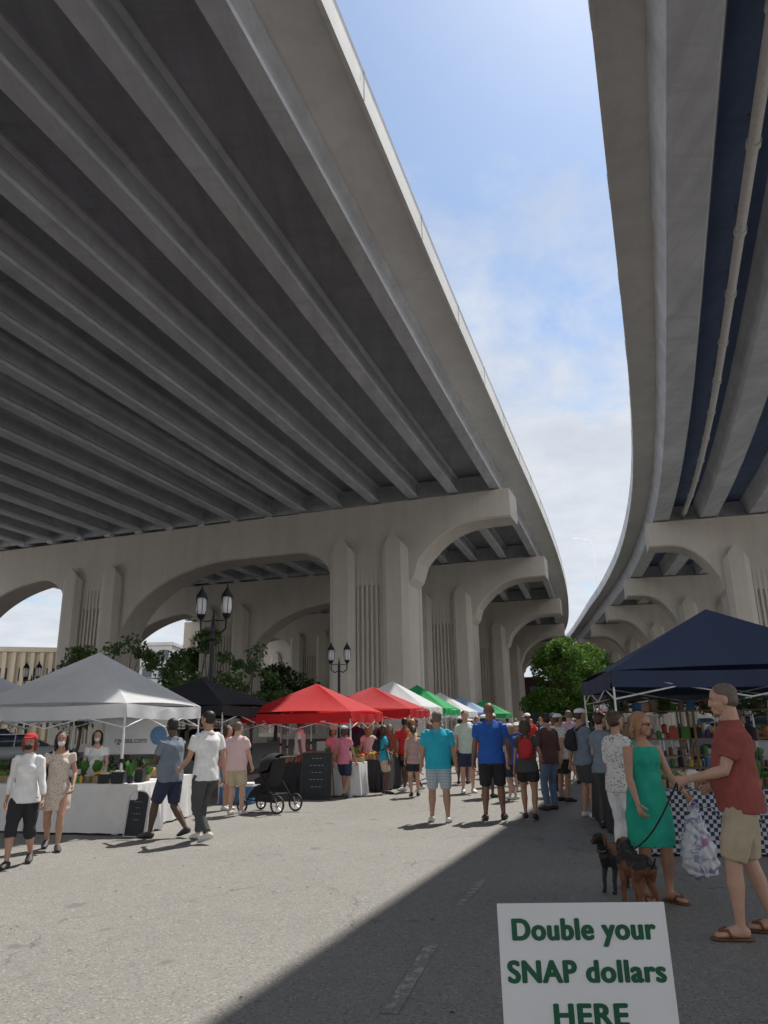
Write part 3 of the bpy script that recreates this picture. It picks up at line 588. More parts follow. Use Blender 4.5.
def leaves(g,centers,rad,n,size,mi,seed):
    r=np.random.default_rng(seed); C_=np.array(centers); k=len(C_)*n
    c=np.repeat(C_,n,0); rr=np.repeat(np.array(rad),n); u=r.normal(size=(k,3)); u/=np.linalg.norm(u,axis=1)[:,None]; p=c+u*(rr*r.random(k)**.45)[:,None]*np.array([1,1,.8])
    a=r.normal(size=(k,3)); a/=np.linalg.norm(a,axis=1)[:,None]; b=np.cross(a,r.normal(size=(k,3))); b/=np.linalg.norm(b,axis=1)[:,None]; s=size*(.6+.8*r.random(k))[:,None]
    V=np.stack([p-a*s,p+b*s*.45,p+a*s,p-b*s*.45],1).reshape(-1,3); g.add(V,np.arange(4*k).reshape(-1,4),mi)
for k_ in range(4): basket((3.9+k_*.75,13.06-k_*.09,1.78),20+k_)
def text(body,size,m,parent,loc,rot,bold=.0,align='CENTER',ext=.0005,space=1.0,sx=1.0,name='lettering'):
    cu=bpy.data.curves.new('t','FONT'); cu.body=body; cu.size=size; cu.align_x=align; cu.align_y='CENTER'; cu.extrude=ext; cu.space_character=space
    o=bpy.data.objects.new('t',cu); scene.collection.objects.link(o); dg=bpy.context.evaluated_depsgraph_get(); src=bpy.data.meshes.new_from_object(o.evaluated_get(dg)); bpy.data.objects.remove(o)
    vs=np.array([v.co[:] for v in src.vertices]); fs=[list(p.vertices) for p in src.polygons]; g=MB()
    offs=[(0,0)] if bold==0 else [(math.cos(a)*bold,math.sin(a)*bold*.6) for a in np.linspace(0,2*math.pi,9)[:-1]]+[(0,0)]
    for i,(dx,dy) in enumerate(offs): g.add(vs*np.array([sx,1,1])+np.array([dx,dy,i*.00012]),fs)
    bpy.data.meshes.remove(src)
    t=mk(name,g,[m],False,parent); t.location=loc; t.rotation_euler=rot; return t
def foreground_sign():
    root=empty('snap_sandwich_board_sign',(.645,2.78,0),math.radians(-2)); W_,H_=.565,.62; topz=.957; tl=math.radians(4)
    g=MB(); R=rotm('X',-tl); cz=topz-H_/2*math.cos(tl)
    box(g,(0,0,cz),(W_,.008,H_),0,R=None)
    g.v=[ (x-np.array([0,0,cz]))@R.T+np.array([0,0,cz]) for x in g.v]
    o=mk('sign_panel',g,[mat('coroplast_white',(.80,.81,.82),rough=.45,var=.03,scale=3,bmp=.06,bscale=12)],False,root)
    g=MB()
    for s in(-1,1):
        cyl(g,(s*.25,-.06,0),(s*.25,.04,topz-.02),.010,8); cyl(g,(s*.25,.42,0),(s*.25,.045,topz-.02),.010,8)
    cyl(g,(-.25,.04,topz-.03),(.25,.04,topz-.03),.009,8); cyl(g,(-.25,-.035,.25),(.25,-.035,.25),.009,8)
    mk('easel_frame',g,[black_metal],False,root)
    gm=mat('green_vinyl',(.004,.10,.045),rough=.5,var=.05,bmp=0)
    nrmv=np.array(R@np.array([0,-1,0])); up=R@np.array([0,0,1])
    for i,(s_,sz,sx_) in enumerate((('Double your',.089,.97),('SNAP dollars',.089,1.0),('HERE',.089,1.12))):
        p=np.array([0,0,cz])+up*(H_/2-.082-i*.124)+nrmv*.0055
        text(s_,sz,gm,root,tuple(p),(math.radians(90)-tl,0,0),bold=.0046,sx=sx_,space=1.08)
foreground_sign()
root=empty('stall_banner_sign',(-4.75,14.6,0),-math.radians(12))
g=MB(); box(g,(0,0,1.42),(1.35,.01,.62)); mk('banner',g,[cl_white],False,root)
g=MB(); cyl(g,(-.67,.02,0),(-.67,.02,1.75),.012,8); cyl(g,(.67,.02,0),(.67,.02,1.75),.012,8); mk('poles',g,[steel],False,root)
gm2=mat('banner_ink',(.12,.14,.15),bmp=0); text('rgetea.com',.15,gm2,root,(-.12,-.008,1.36),(math.radians(90),0,0),.002)
g=MB(); tube(g,[(.45,-.006,1.44),(.45,-.010,1.44)],[.17,.17],side=(1,0,0),n=32,cap=0); mk('round_mark',g,[mat('mark_blue',(.12,.25,.42),bmp=0)],False,root)
def chalk(name,loc,az,w,h,arch=False,a_frame=True,lines=()):
    root=empty(name,(loc[0],loc[1],0),-math.radians(az)); tl=math.radians(9); R=rotm('X',-tl); g=MB()
    n=18; pts=[(-w/2,0),(w/2,0),(w/2,h)]+([(w/2*math.cos(t)*.95,h+.16*w*math.sin(t)*1.6) for t in np.linspace(.15,math.pi-.15,n)] if arch else [])+[(-w/2,h)]
    V=[R@np.array([x,-.0,z]) for x,z in pts]; V2=[R@np.array([x,.018,z]) for x,z in pts]; k=len(pts)
    g.add(V+V2,[tuple(range(k)),tuple(range(2*k-1,k-1,-1))]+[(i,i+k,(i+1)%k+k,(i+1)%k) for i in range(k)])
    if a_frame:
        for s in(-1,1): cyl(g,(s*(w/2-.02),.45,0),(s*(w/2-.02),.15,h*.97),.012,6,1)
    for i in range(k):
        a=R@np.array([pts[i][0],-.006,pts[i][1]]);b=R@np.array([pts[(i+1)%k][0],-.006,pts[(i+1)%k][1]]); cyl(g,a,b,.012,6,1)
    mk('board',g,[mat('chalkboard',(.025,.03,.035),rough=.7,var=.3,scale=4),mat('board_frame_'+name,(.10,.07,.05) if a_frame else (.6,.6,.6),bmp=.1)],False,root)
    ck=mat('chalk',(.6,.6,.58),bmp=0)
    for i,l in enumerate(lines):
        p=R@np.array([0,-.012,h*.88-i*h*.15]); text(l,h*.10,ck,root,tuple(p),(math.radians(90)-tl,0,0))
chalk('chalkboard_sandwich_sign',(-1.62,17.35),10,.68,1.0,lines=('~ ~ ~','~ ~ ~ ~','~ ~ ~','~ ~ ~ ~','~ ~ ~'))
chalk('arched_chalkboard_sign',(-3.86,12.05),18,.36,.56,True,False,('~ ~ ~','~ ~','~ ~ ~','~ ~'))
def stroller(loc,az):
    g=MB(); t=lambda P,r,mi=0: tube(g,P,[r]*len(P),n=8,mi=mi)
    for s in(-1,1):
        x=s*.26; t([(x,-.42,1.0),(x,-.15,.62),(x*.9,.42,.20)],.014); t([(x,-.38,.18),(x,-.05,.60),(x,.1,.75)],.013); t([(x,-.38,.20),(x,.38,.24)],.010)
        for y,r in((-.40,.145),(.44,.11)):
            P=[(x*1.08,y+r*math.cos(a),r+.022+r*math.sin(a)) for a in np.linspace(0,2*math.pi,25)]; tube(g,P,[.020]*25,side=(1,0,0),n=8,mi=1,cap=0); cyl(g,(x*1.03,y,r),(x*1.14,y,r),.035,10,2)
            for a in np.linspace(0,math.pi*2,6)[:-1]: cyl(g,(x*1.08,y,r),(x*1.08,y+r*math.cos(a),r+r*math.sin(a)),.006,5,2)
    t([(-.26,-.42,1.0),(.26,-.42,1.0)],.018,1)
    tube(g,[(0,-.22,.98),(0,-.15,.7),(0,-.08,.5),(0,.18,.46),(0,.34,.36),(0,.42,.26)],[(.21,.03),(.22,.04),(.22,.05),(.22,.045),(.18,.03),(.16,.02)],side=(1,0,0),n=14)
    for s in(-1,1): tube(g,[(s*.21,-.1,.62),(s*.21,.2,.56)],[(.02,.09),(.02,.05)],side=(1,0,0))
    V=[];Fc=[]
    for i in range(9):
        a=math.radians(-20+i*16)
        for j in range(9):
            b=math.pi*j/8; V.append((.25*math.cos(b),-.12+.36*math.sin(b)*math.sin(a),.78+.30*math.sin(b)*math.cos(a)+.0))
    for i in range(8):
        for j in range(8): q=i*9+j; Fc.append((q,q+1,q+10,q+9))
    g.add(V,Fc); box(g,(0,-.05,.27),(.40,.5,.14),0)
    mk('baby_stroller',g,[f_black,m_shoe_b,steel],True,loc=(loc[0],loc[1],0),rz=-math.radians(az),angle=50)
stroller((-2.28,15.1),-60)
def cooler(name,loc,az,s,m):
    g=MB(); box(g,(0,0,s[2]*.42),(s[0],s[1],s[2]*.84),0,taper=1.05); box(g,(0,0,s[2]*.92),(s[0]*1.08,s[1]*1.08,s[2]*.15),1); 
    for k in(-1,1): tube(g,[(k*s[0]*.54,-.08,s[2]*.6),(k*s[0]*.60,0,s[2]*.62),(k*s[0]*.54,.08,s[2]*.6)],[.012]*3,n=6,mi=1)
    o=mk(name,g,[m,white_paint],False,loc=(loc[0],loc[1],0),rz=-math.radians(az)); bv=o.modifiers.new('b','BEVEL'); bv.width=.012; bv.segments=2
cooler('picnic_cooler',(-3.2,16.9),10,(.7,.42,.42),GM[8]); cooler('picnic_cooler',(4.2,11.0),20,(.6,.4,.4),white_paint); cooler('storage_bin',(3.05,9.9),5,(.4,.4,.32),GM[5]); cooler('picnic_cooler',(-.9,21.3),30,(.6,.4,.4),mat('cooler_red',(.5,.03,.03)))
cooler('storage_bin',(-6.4,15.0),15,(.7,.5,.5),GM[5]); cooler('storage_bin',(6.0,14.6),15,(.7,.5,.6),GM[0])
def rack(name,loc,az,w,cols,seed):
    r=random.Random(seed); g=MB()
    for s in(-1,1): cyl(g,(s*w/2,0,0),(s*w/2,0,1.6),.014,8); cyl(g,(s*w/2,-.25,.02),(s*w/2,.25,.02),.014,8)
    cyl(g,(-w/2,0,1.6),(w/2,0,1.6),.014,8); x=-w/2+.08
    while x<w/2-.05:
        L=r.uniform(.5,.9); mi=1+r.randrange(len(cols)); tube(g,[(x,0,1.55),(x,0,1.48),(x,0,1.3),(x,0,1.55-L)],[(.012,.03),(.02,.2),(.025,.18),(.03,.2)],side=(1,0,0),n=10,mi=mi); x+=r.uniform(.05,.09)
    mk(name,g,[steel]+cols,True,loc=(loc[0],loc[1],0),rz=-math.radians(az),angle=40)
rack('clothes_rack',(-4.8,19.6),18,2.4,[f_black,f_maroon,f_navy,f_khaki],4)
# ------------------------------------------------------------------ street lamps
def lamp(loc,H=5.3,az=0):
    g=MB(); tube(g,[(0,0,0),(0,0,.12),(0,0,.2),(0,0,.7),(0,0,.8),(0,0,.95)],[.20,.20,.15,.12,.13,.085],n=16,cap=0)
    tube(g,[(0,0,.9),(0,0,H-1.15)],[.07,.06],n=12,cap=0)
    for z in(1.6,H-1.6): tube(g,[(0,0,z-.03),(0,0,z),(0,0,z+.03)],[.06,.085,.06],n=12)
    tube(g,[(0,0,H-1.2),(0,0,H-1.1),(0,0,H-.95),(0,0,H-.75)],[.07,.05,.035,.01],n=10)
    for s in(-1,1):
        tube(g,[(0,0,H-1.35),(s*.2,0,H-1.42),(s*.36,0,H-1.30),(s*.37,0,H-1.02)],[.028,.026,.026,.03],n=8,side=(0,1,0)); tube(g,[(0,0,H-1.05),(s*.2,0,H-1.08),(s*.37,0,H-1.05)],[.018,.016,.018],n=8,side=(0,1,0))
        x=s*.37; tube(g,[(x,0,H-1.02),(x,0,H-.96),(x,0,H-.88)],[.05,.10,.12],n=14,cap=0)
        tube(g,[(x,0,H-.885),(x,0,H-.75),(x,0,H-.55),(x,0,H-.42)],[.11,.15,.14,.11],n=14,mi=1,cap=0)
        tube(g,[(x,0,H-.42),(x,0,H-.34),(x,0,H-.22),(x,0,H-.14),(x,0,H-.04)],[.17,.15,.07,.03,.012],n=14,cap=0)
        for k in range(6):
            a=k*math.pi/3; tube(g,[(x+.12*math.cos(a),.12*math.sin(a),H-.88),(x+.155*math.cos(a),.155*math.sin(a),H-.72),(x+.16*math.cos(a),.16*math.sin(a),H-.42)],[.009]*3,n=5)
    mk('street_lamp',g,[black_metal,mat('lamp_glass',(.72,.73,.74),rough=.25,var=.03,bmp=0)],True,loc=(loc[0],loc[1],0),rz=-math.radians(az),angle=50)
lamp((-4.80,20.6),5.5,8); lamp((-2.15,34.0),5.3,8); lamp((-19.3,41),5.3,8)
# ------------------------------------------------------------------ bridges
EL=[(-19,-42.5),(-10,-13.9),(-1,14.7),(2.2,25.1),(7.6,42.1),(13,58.9),(20,82.3),(27.3,110),(32.3,132),(37,160),(40,190),(41,230)]
ER=[(-15.0,-42.5),(-4.8,-14),(5.5,14.7),(7.45,20.1),(10.6,28.8),(14.3,39.3),(18.9,53.7),(23.9,72.8),(28.9,98),(31.6,115),(34.4,132),(38.6,160),(41.4,190),(42.4,230)]
def resample(pts,step=2.0):
    P=[np.array(p,float) for p in pts]; P=[2*P[0]-P[1]]+P+[2*P[-1]-P[-2]]; out=[]
    for i in range(1,len(P)-2):
        n=max(2,int(np.linalg.norm(P[i+1]-P[i])/1.0))
        for k in range(n):
            t=k/n; p0,p1,p2,p3=P[i-1:i+3]
            d0=np.linalg.norm(p1-p0);d1=np.linalg.norm(p2-p1);d2=np.linalg.norm(p3-p2)
            m1=(p2-p1)+d1*((p1-p0)/d0-(p2-p0)/(d0+d1)); m2=(p2-p1)+d1*((p3-p2)/d2-(p3-p1)/(d1+d2))
            out.append((2*t**3-3*t*t+1)*p1+(t**3-2*t*t+t)*m1+(-2*t**3+3*t*t)*p2+(t**3-t*t)*m2)
    out.append(P[-2]); return np.array(out)[::2]
def frames(pts):
    C_=resample(pts); T=np.gradient(C_,axis=0); T/=np.linalg.norm(T,axis=1)[:,None]
    for _ in range(6): T[1:-1]=(T[:-2]+T[1:-1]*2+T[2:])/4
    T/=np.linalg.norm(T,axis=1)[:,None]; Nn=np.stack([T[:,1],-T[:,0]],1); return C_,T,Nn
def sweep(mb,C_,Nn,sgn,prof,closed=True,mi=0,i0=0,i1=None):
    C2=C_[i0:i1];N2=Nn[i0:i1]; k=len(prof); V=[]
    for c,n in zip(C2,N2):
        for u,z in prof: V.append((c[0]+n[0]*u*sgn,c[1]+n[1]*u*sgn,z))
    Fc=[]; kk=k if closed else k-1
    for i in range(len(C2)-1):
        for j in range(kk): j2=(j+1)%k; Fc.append((i*k+j,i*k+j2,(i+1)*k+j2,(i+1)*k+j))
    if closed: Fc.append(tuple(range(k))); Fc.append(tuple(range((len(C2)-1)*k,len(C2)*k)))
    mb.add(V,Fc,mi)
m_fascia=concrete('fascia_concrete',(.78,.76,.72),.22,.18); m_pier=concrete('pier_concrete',(.66,.60,.53),.22,.22); m_girder=beam_conc('girder_concrete',(.68,.69,.73)); m_soffit=beam_conc('deck_soffit_concrete',(.38,.39,.43)); m_tub=beam_conc('tub_girder_concrete',(.68,.69,.73)); m_soffR=beam_conc('right_soffit_shade_blue',(.17,.23,.38))  # right deck soffit: dark blue of sky-lit shade put into the base colour
m_joint=mat('joint_sealant',(.10,.095,.09),bmp=0)
CL,TL,NL=frames(EL); CR,TR,NR=frames(ER)
def joints(mb,C_,Nn,T,sgn,z0,z1,every=3):
    for i in range(0,len(C_),every):
        c=C_[i]; n=Nn[i]*-sgn
        a=math.atan2(T[i][1],T[i][0]); p=c+n*.004; box(mb,(p[0],p[1],(z0+z1)/2),(.03,.014,z1-z0),0,rz=a)
L=empty('highway_overpass'); WL=57
g=MB(); sweep(g,CL,NL,-1,[(0,18.42),(0,18.82),(.05,18.86),(.05,19.52),(.02,19.60),(.30,19.60),(.42,18.85),(WL-.42,18.85),(WL-.3,19.6),(WL,19.6),(WL,18.42),(WL-.12,18.42),(WL-.12,18.46),(WL-1.5,18.58),(1.5,18.58),(.12,18.46),(.12,18.42)])
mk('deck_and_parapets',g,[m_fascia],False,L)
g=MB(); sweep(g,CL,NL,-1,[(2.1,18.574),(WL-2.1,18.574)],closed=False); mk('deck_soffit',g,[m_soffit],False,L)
g=MB(); joints(g,CL,NL,TL,-1,18.45,19.5); mk('parapet_joints',g,[m_joint],False,L)
g=MB(); u=1.95; gp=[(-.33,17.15),(.33,17.15),(.33,17.33),(.12,17.55),(.12,18.28),(.28,18.42),(.28,18.57),(-.28,18.57),(-.28,18.42),(-.12,18.28),(-.12,17.55),(-.33,17.33)]
gus=[]
while u<WL-1.5: gus.append(u); sweep(g,CL,NL,-1,[(u+a,z) for a,z in gp]); u+=2.95
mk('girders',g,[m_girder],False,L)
def bentgeo(o2,d2,mats_,parent,Ltot,cols,H=17.0,th=1.3):
    w2=np.array([-d2[1],d2[0]])
    P=lambda s,w,z:(o2[0]+d2[0]*s+w2[0]*w,o2[1]+d2[1]*s+w2[1]*w,z)
    hw=2.9
    def bot(s):
        z=14.0
        if s<cols[0]-hw:
            t=(cols[0]-hw-s)/(cols[0]-hw); z=15.0-3.6*max(0,1-t*1.25)**2.6
            if t<.06: z=11.4-8*(.06-t)
        for i,c in enumerate(cols):
            a=c+hw
            if a<=s<a+3.0: t=(s-a)/3.0; z=min(z,14.0-2.6*(1-math.sqrt(1-(1-t)**2)))
            b=c-hw; 
            if i>0 and b-10.5<s<=b: t=(b-s)/10.5; z=min(z,14.0-6.4*(1-math.sqrt(1-(1-t)**2)))
            if c-hw<s<c+hw: z=min(z,11.0)
        return z
    S=set(np.round(np.arange(0,Ltot+.01,.35),3))
    for i,c in enumerate(cols):
        for e in(c-hw-.001,c-hw+.001,c+hw-.001,c+hw+.001,c+hw+.03,c+hw+.1,c-hw-.03,c-hw-.1,c-hw-.2): S.add(round(e,3))
    S=sorted(x for x in S if x<=Ltot); g=MB(); V=[];Fc=[]
    ch=.12
    for s in S:
        b=bot(s); V+= [P(s,-th,H),P(s,th,H),P(s,th,b+ch),P(s,th-ch,b),P(s,-th+ch,b),P(s,-th,b+ch)]
    k=6
    for i in range(len(S)-1):
        for j in range(k): j2=(j+1)%k; Fc.append((i*k+j,i*k+j2,(i+1)*k+j2,(i+1)*k+j))
    Fc.append(tuple(range(k))); Fc.append(tuple(range((len(S)-1)*k,len(S)*k))); g.add(V,Fc)
    ang=math.atan2(d2[1],d2[0])
    for c in cols:
        cx=P(c,0,5.75); box(g,(cx[0],cx[1],5.6),(2*hw-.02,2*th-.3,11.2),0,rz=ang)
        for side in(-1,1):
            for off in(-2.0,2.0):
                pr=[(-.95,th-.3),(-.95,th+.25),(-.55,th+.55),(0,th+.55),(.55,th+.55),(.95,th+.25),(.95,th-.3)]; zt=[13.5,13.5,14.0,14.7,14.0,13.5,13.5]
                V=[P(c+off+a,side*b,0) for a,b in pr]+[P(c+off+a,side*b,z) for (a,b),z in zip(pr,zt)]; n=7
                Fc=[(i,(i+1)%n,n+(i+1)%n,n+i) for i in range(n)]+[(7,8,9,10),(10,11,12,13),(7,10,13)]
                g.add(V,Fc)
            for r_ in range(6):
                q=P(c-.88+r_*.352,side*(th-.10),0); box(g,(q[0],q[1],6.3),(.17,.30,12.6),0,rz=ang)
        q=P(c,0,0); box(g,(q[0],q[1],.3),(2*hw+1.2,2*th+2.2,.6),0,rz=ang)
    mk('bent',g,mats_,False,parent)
def bearing(C_,Nn,i,sgn,us,parent,H=17.0,w=.33):
    g=MB(); c=C_[i]; n=Nn[i]*sgn; a=math.atan2(n[1],n[0])
    for u_ in us: box(g,(c[0]+n[0]*u_,c[1]+n[1]*u_,H+.07),(w*2-.1,.5,.16),0,rz=a)
    ua,ub=us[0],us[-1]; m_=(ua+ub)/2; box(g,(c[0]+n[0]*m_,c[1]+n[1]*m_,17.85),(ub-ua,.35,1.3),0,rz=a)
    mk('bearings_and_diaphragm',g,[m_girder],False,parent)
def nearest(C_,y): return int(np.argmin(abs(C_[:,1]-y)))
for y in (-6,48.2,71.5,97,122,147,172):
    i=nearest(CL,y); n=-NL[i]; sk=math.radians(-2.5); n=np.array([n[0]*math.cos(sk)-n[1]*math.sin(sk),n[0]*math.sin(sk)+n[1]*math.cos(sk)])
    bentgeo(CL[i]+n*.9,n,[m_pier],L,55.5,(10.3,34.8,52.4))
    bearing(CL,NL,i,-1,gus,L)
Rr=empty('highway_overpass'); WR=28
g=MB(); sweep(g,CR,NR,1,[(0,18.42),(0,18.82),(.05,18.86),(.05,19.52),(.02,19.60),(.30,19.60),(.42,18.85),(WR-.42,18.85),(WR-.3,19.6),(WR,19.6),(WR,18.42),(WR-.12,18.42),(WR-.12,18.46),(WR-1.3,18.58),(1.3,18.58),(.12,18.46),(.12,18.42)])
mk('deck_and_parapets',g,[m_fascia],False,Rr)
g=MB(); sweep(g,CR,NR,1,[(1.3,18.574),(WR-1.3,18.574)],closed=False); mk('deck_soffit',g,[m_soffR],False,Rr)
g=MB(); joints(g,CR,NR,TR,1,18.45,19.5); mk('parapet_joints',g,[m_joint],False,Rr)
g=MB(); gR=[]; u=2.25
while u<WR-1.5: gR.append(u); sweep(g,CR,NR,1,[(u+a,z) for a,z in [(-.62,17.15),(.62,17.15),(.95,18.45),(.95,18.57),(-.95,18.57),(-.95,18.45)]]); u+=3.6
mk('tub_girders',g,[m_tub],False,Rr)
g=MB(); P3=[(c[0]+n[0]*4.05,c[1]+n[1]*4.05,17.55) for c,n in zip(CR,NR)][10:60]; tube(g,P3,[.17]*len(P3),n=14,cap=0)
for i in range(0,len(P3)-1,2):
    p=np.array(P3[i]);t=nrm(np.array(P3[i+1])-p); tube(g,[p-t*.12,p+t*.12],[.215,.215],n=14,cap=0); box(g,(p[0],p[1],18.15),(.05,.05,.85),1)
mk('drain_pipe',g,[mat('pipe_gray',(.72,.70,.66),rough=.6,var=.1),steel],True,Rr,angle=40)
for y in (-6,60.5,84.5,103,124,146,170):
    i=nearest(CR,y); n=NR[i]; bentgeo(CR[i]+n*1.1,n,[m_pier],Rr,26,(8.2,21.5)); bearing(CR,NR,i,1,gR,Rr,w=.6)
i=nearest(CR,104); c=CR[i]; g=MB(); tube(g,[(c[0]+.2,c[1],19.5),(c[0]+.2,c[1],26.0),(c[0]-.3,c[1],26.8),(c[0]-2.2,c[1],27.1)],[.05,.04,.04,.04],n=8,side=(0,1,0)); tube(g,[(c[0]-2.1,c[1],27.05),(c[0]-2.8,c[1],27.1)],[(.14,.07),(.10,.05)],n=8); mk('highway_light_pole',g,[mat('pale_pole',(.75,.77,.8),bmp=0)],True)
# ------------------------------------------------------------------ ground
g=MB(); g.add([(-900,-200,0),(900,-200,0),(900,1600,0),(-900,1600,0)],[(0,1,2,3)]); mk('asphalt_ground',g,[asphalt()])
g=MB(); 
def strip(a,b,w):
    a=np.array(a);b=np.array(b); d=nrm(b-a); p=np.array([-d[1],d[0]])*w/2; g.add([(*(a-p),.004),(*(b-p),.004),(*(b+p),.004),(*(a+p),.004)],[(0,1,2,3)])
strip((-.02,4.75),(.30,6.1),.095); strip((.62,7.3),(.95,8.4),.07); mk('painted_line',g,[worn_paint()])
g=MB(); g.add([(-900,190,.01),(900,190,.01),(900,1600,.01),(-900,1600,.01)],[(0,1,2,3)]); mk('grass_ground',g,[mat('grass',(.06,.09,.03),var=.4,scale=.3)])
pave=concrete('bounce_paving_concrete',(.45,.43,.39),.0,.3)
g=MB(); g.add([(-300,-150,.006),(-36,-150,.006),(-52,70,.006),(-300,70,.006)],[(0,1,2,3)]); g.add([(36,-150,.006),(300,-150,.006),(300,80,.006),(58,80,.006)],[(0,1,2,3)]); mk('bounce_paving',g,[pave])  # unseen pale ground either side, added to bounce sunlight under the decks
rl=random.Random(9); g=MB()
for i in range(170):
    x,y=rl.uniform(-5,4),rl.uniform(3.5,16); a=rl.uniform(0,6.28); s=rl.uniform(.008,.024); d=np.array([math.cos(a),math.sin(a),0])*s; e=np.array([-math.sin(a),math.cos(a),0])*s*.5; p=np.array([x,y,.008]); g.add([p-d,p+e+[0,0,.006],p+d,p-e],[(0,1,2,3)],rl.randrange(2))
mk('fallen_leaves',g,[mat('dry_leaf',(.16,.09,.04)),mat('litter_dark',(.05,.045,.04))])
def island(name,a,b,w):
    a=np.array(a);b=np.array(b); d=nrm(b-a); ang=math.atan2(d[1],d[0]); c=(a+b)/2; Ln=np.linalg.norm(b-a); g=MB()
    box(g,(c[0],c[1],.07),(Ln,w,.14),0,rz=ang); box(g,(c[0],c[1],.15),(Ln-.36,w-.36,.03),1,rz=ang); mk(name,g,[concrete('kerb_concrete_'+name,(.36,.35,.32)),mat('mulch',(.08,.05,.03),var=.4,scale=20)])
island('kerbed_planter',(-14,22),(-6,24.6),2.2); island('kerbed_median',(-6,21.5),(.5,41.0),1.6)
# ------------------------------------------------------------------ vegetation
fol_b=foliage('foliage_bright',(.075,.17,.022),(.15,.28,.045)); fol_d=foliage('foliage_dark',(.035,.08,.024),(.085,.13,.04)); fol_m=foliage('foliage_mid',(.06,.13,.03),(.13,.21,.06))
def tree(name,loc,H,R,th,ncl,nl,ls,m,seed,tr=.16,sq=1.0):
    r=random.Random(seed); g=MB(); cs=[];rs=[]; top=np.array([r.uniform(-.3,.3),r.uniform(-.3,.3),th])
    tube(g,[(0,0,0),(0,0,.3),tuple(top*.5+np.array([.05,.02,0])),tuple(top)],[tr*1.5,tr,tr*.85,tr*.7],n=10)
    for i in range(ncl):
        a=r.uniform(0,6.28); q=r.random()**.5; zz=r.uniform(0,1); w=math.sin(math.pi*min(1,.18+zz*.8))**.8
        e=np.array([math.cos(a)*R*q*w,math.sin(a)*R*q*w,th+(H-th)*zz*.95]); cs.append(e); rs.append(R*r.uniform(.16,.33))
        if i<ncl*.6: m_=top+(e-top)*.5+np.array([r.uniform(-.2,.2),r.uniform(-.2,.2),.15*R*.3]); tube(g,[tuple(top*r.uniform(.75,1)),tuple(m_),tuple(e)],[tr*.42,tr*.26,tr*.08],n=6)
    leaves(g,cs,rs,nl,ls,1,seed); mk(name,g,[bark,m],False,loc=(loc[0],loc[1],0))
tree('leafy_tree',(17.2,74),9.4,4.4,2.2,60,330,.17,fol_b,1,.22)
tree('leafy_tree',(20.4,78),9.2,4.0,2.0,44,280,.17,fol_b,2,.2)
tree('small_shade_tree',(-6.1,25.2),4.7,1.6,1.9,22,110,.085,fol_m,3,.07)
tree('small_shade_tree',(-8.1,24.2),4.5,1.5,1.9,20,100,.085,fol_m,4,.07)
tree('small_shade_tree',(-4.8,26.5),4.3,1.4,1.8,16,90,.085,fol_m,5,.07)
tree('small_shade_tree',(-12.6,31.0),4.9,1.7,1.9,24,100,.09,fol_m,6,.08)
tree('shade_tree',(-31,80),10,4.5,3,34,150,.24,fol_d,7,.25); tree('shade_tree',(-24,92),11,5,3,40,160,.24,fol_m,8,.25); tree('shade_tree',(-14,96),9,5,3,40,160,.24,fol_m,9,.25)
g=MB(); r=random.Random(5); cs=[];rs=[]
for x in np.arange(-190,230,3.4):
    for k in range(3): cs.append((x+r.uniform(-2,2),185+r.uniform(-6,6),r.uniform(.5,8.5+2*math.sin(x*.07)))); rs.append(r.uniform(2.2,3.6))
leaves(g,cs,rs,120,.8,0,11); mk('distant_trees',g,[fol_d])
g=MB(); cs=[(x,22.9+(x+10)*.32+r.uniform(-.5,.5),r.uniform(.3,.8)) for x in np.arange(-13.5,-6.5,.3)]; leaves(g,cs,[.42]*len(cs),90,.07,0,12); mk('planter_shrubs',g,[fol_m])
# ------------------------------------------------------------------ buildings
win=mat('window_glass',(.05,.07,.09),rough=.12,var=.2,bmp=0)
def building(name,loc,w,d,h,wall,az,floors,bays,slat=True):
    root=empty(name,(loc[0],loc[1],0),-math.radians(az)); g=MB(); box(g,(0,0,h/2),(w,d,h)); box(g,(0,0,h+.3),(w+.5,d+.5,.6),0); 
    if slat:
        for i in range(bays*3+1): box(g,(-w/2+i*w/(bays*3),-d/2-.25,h/2),(.45,.5,h-.2),0)
    mk('walls',g,[wall],False,root); g=MB()
    for f in range(floors):
        for b in range(bays):
            x=-w/2+(b+.5)*w/bays; z=(f+.5)*h/floors; box(g,(x,-d/2-.02,z),(w/bays*.6,.05,h/floors*(.28 if slat else .5))); 
            if not slat: box(g,(x,-d/2-.06,z-h/floors*.3),(w/bays*.8,.12,.12))
    mk('windows',g,[win],False,root)
wc=mat('beige_precast',(.60,.51,.38),var=.08,scale=.5); bw=mat('dark_brick',(.10,.05,.042),var=.3,scale=2); gwall=mat('pale_wall',(.50,.49,.47),var=.08,scale=.5)
building('office_building',(-56,100),26,14,11.4,wc,-20,2,8); building('office_building',(-50,150),18,14,17,gwall,0,5,6,False)
building('brick_building',(20,172),30,12,10.5,bw,10,2,8,False); building('warehouse_building',(72,120),34,20,7.5,wc,25,2,8,False)
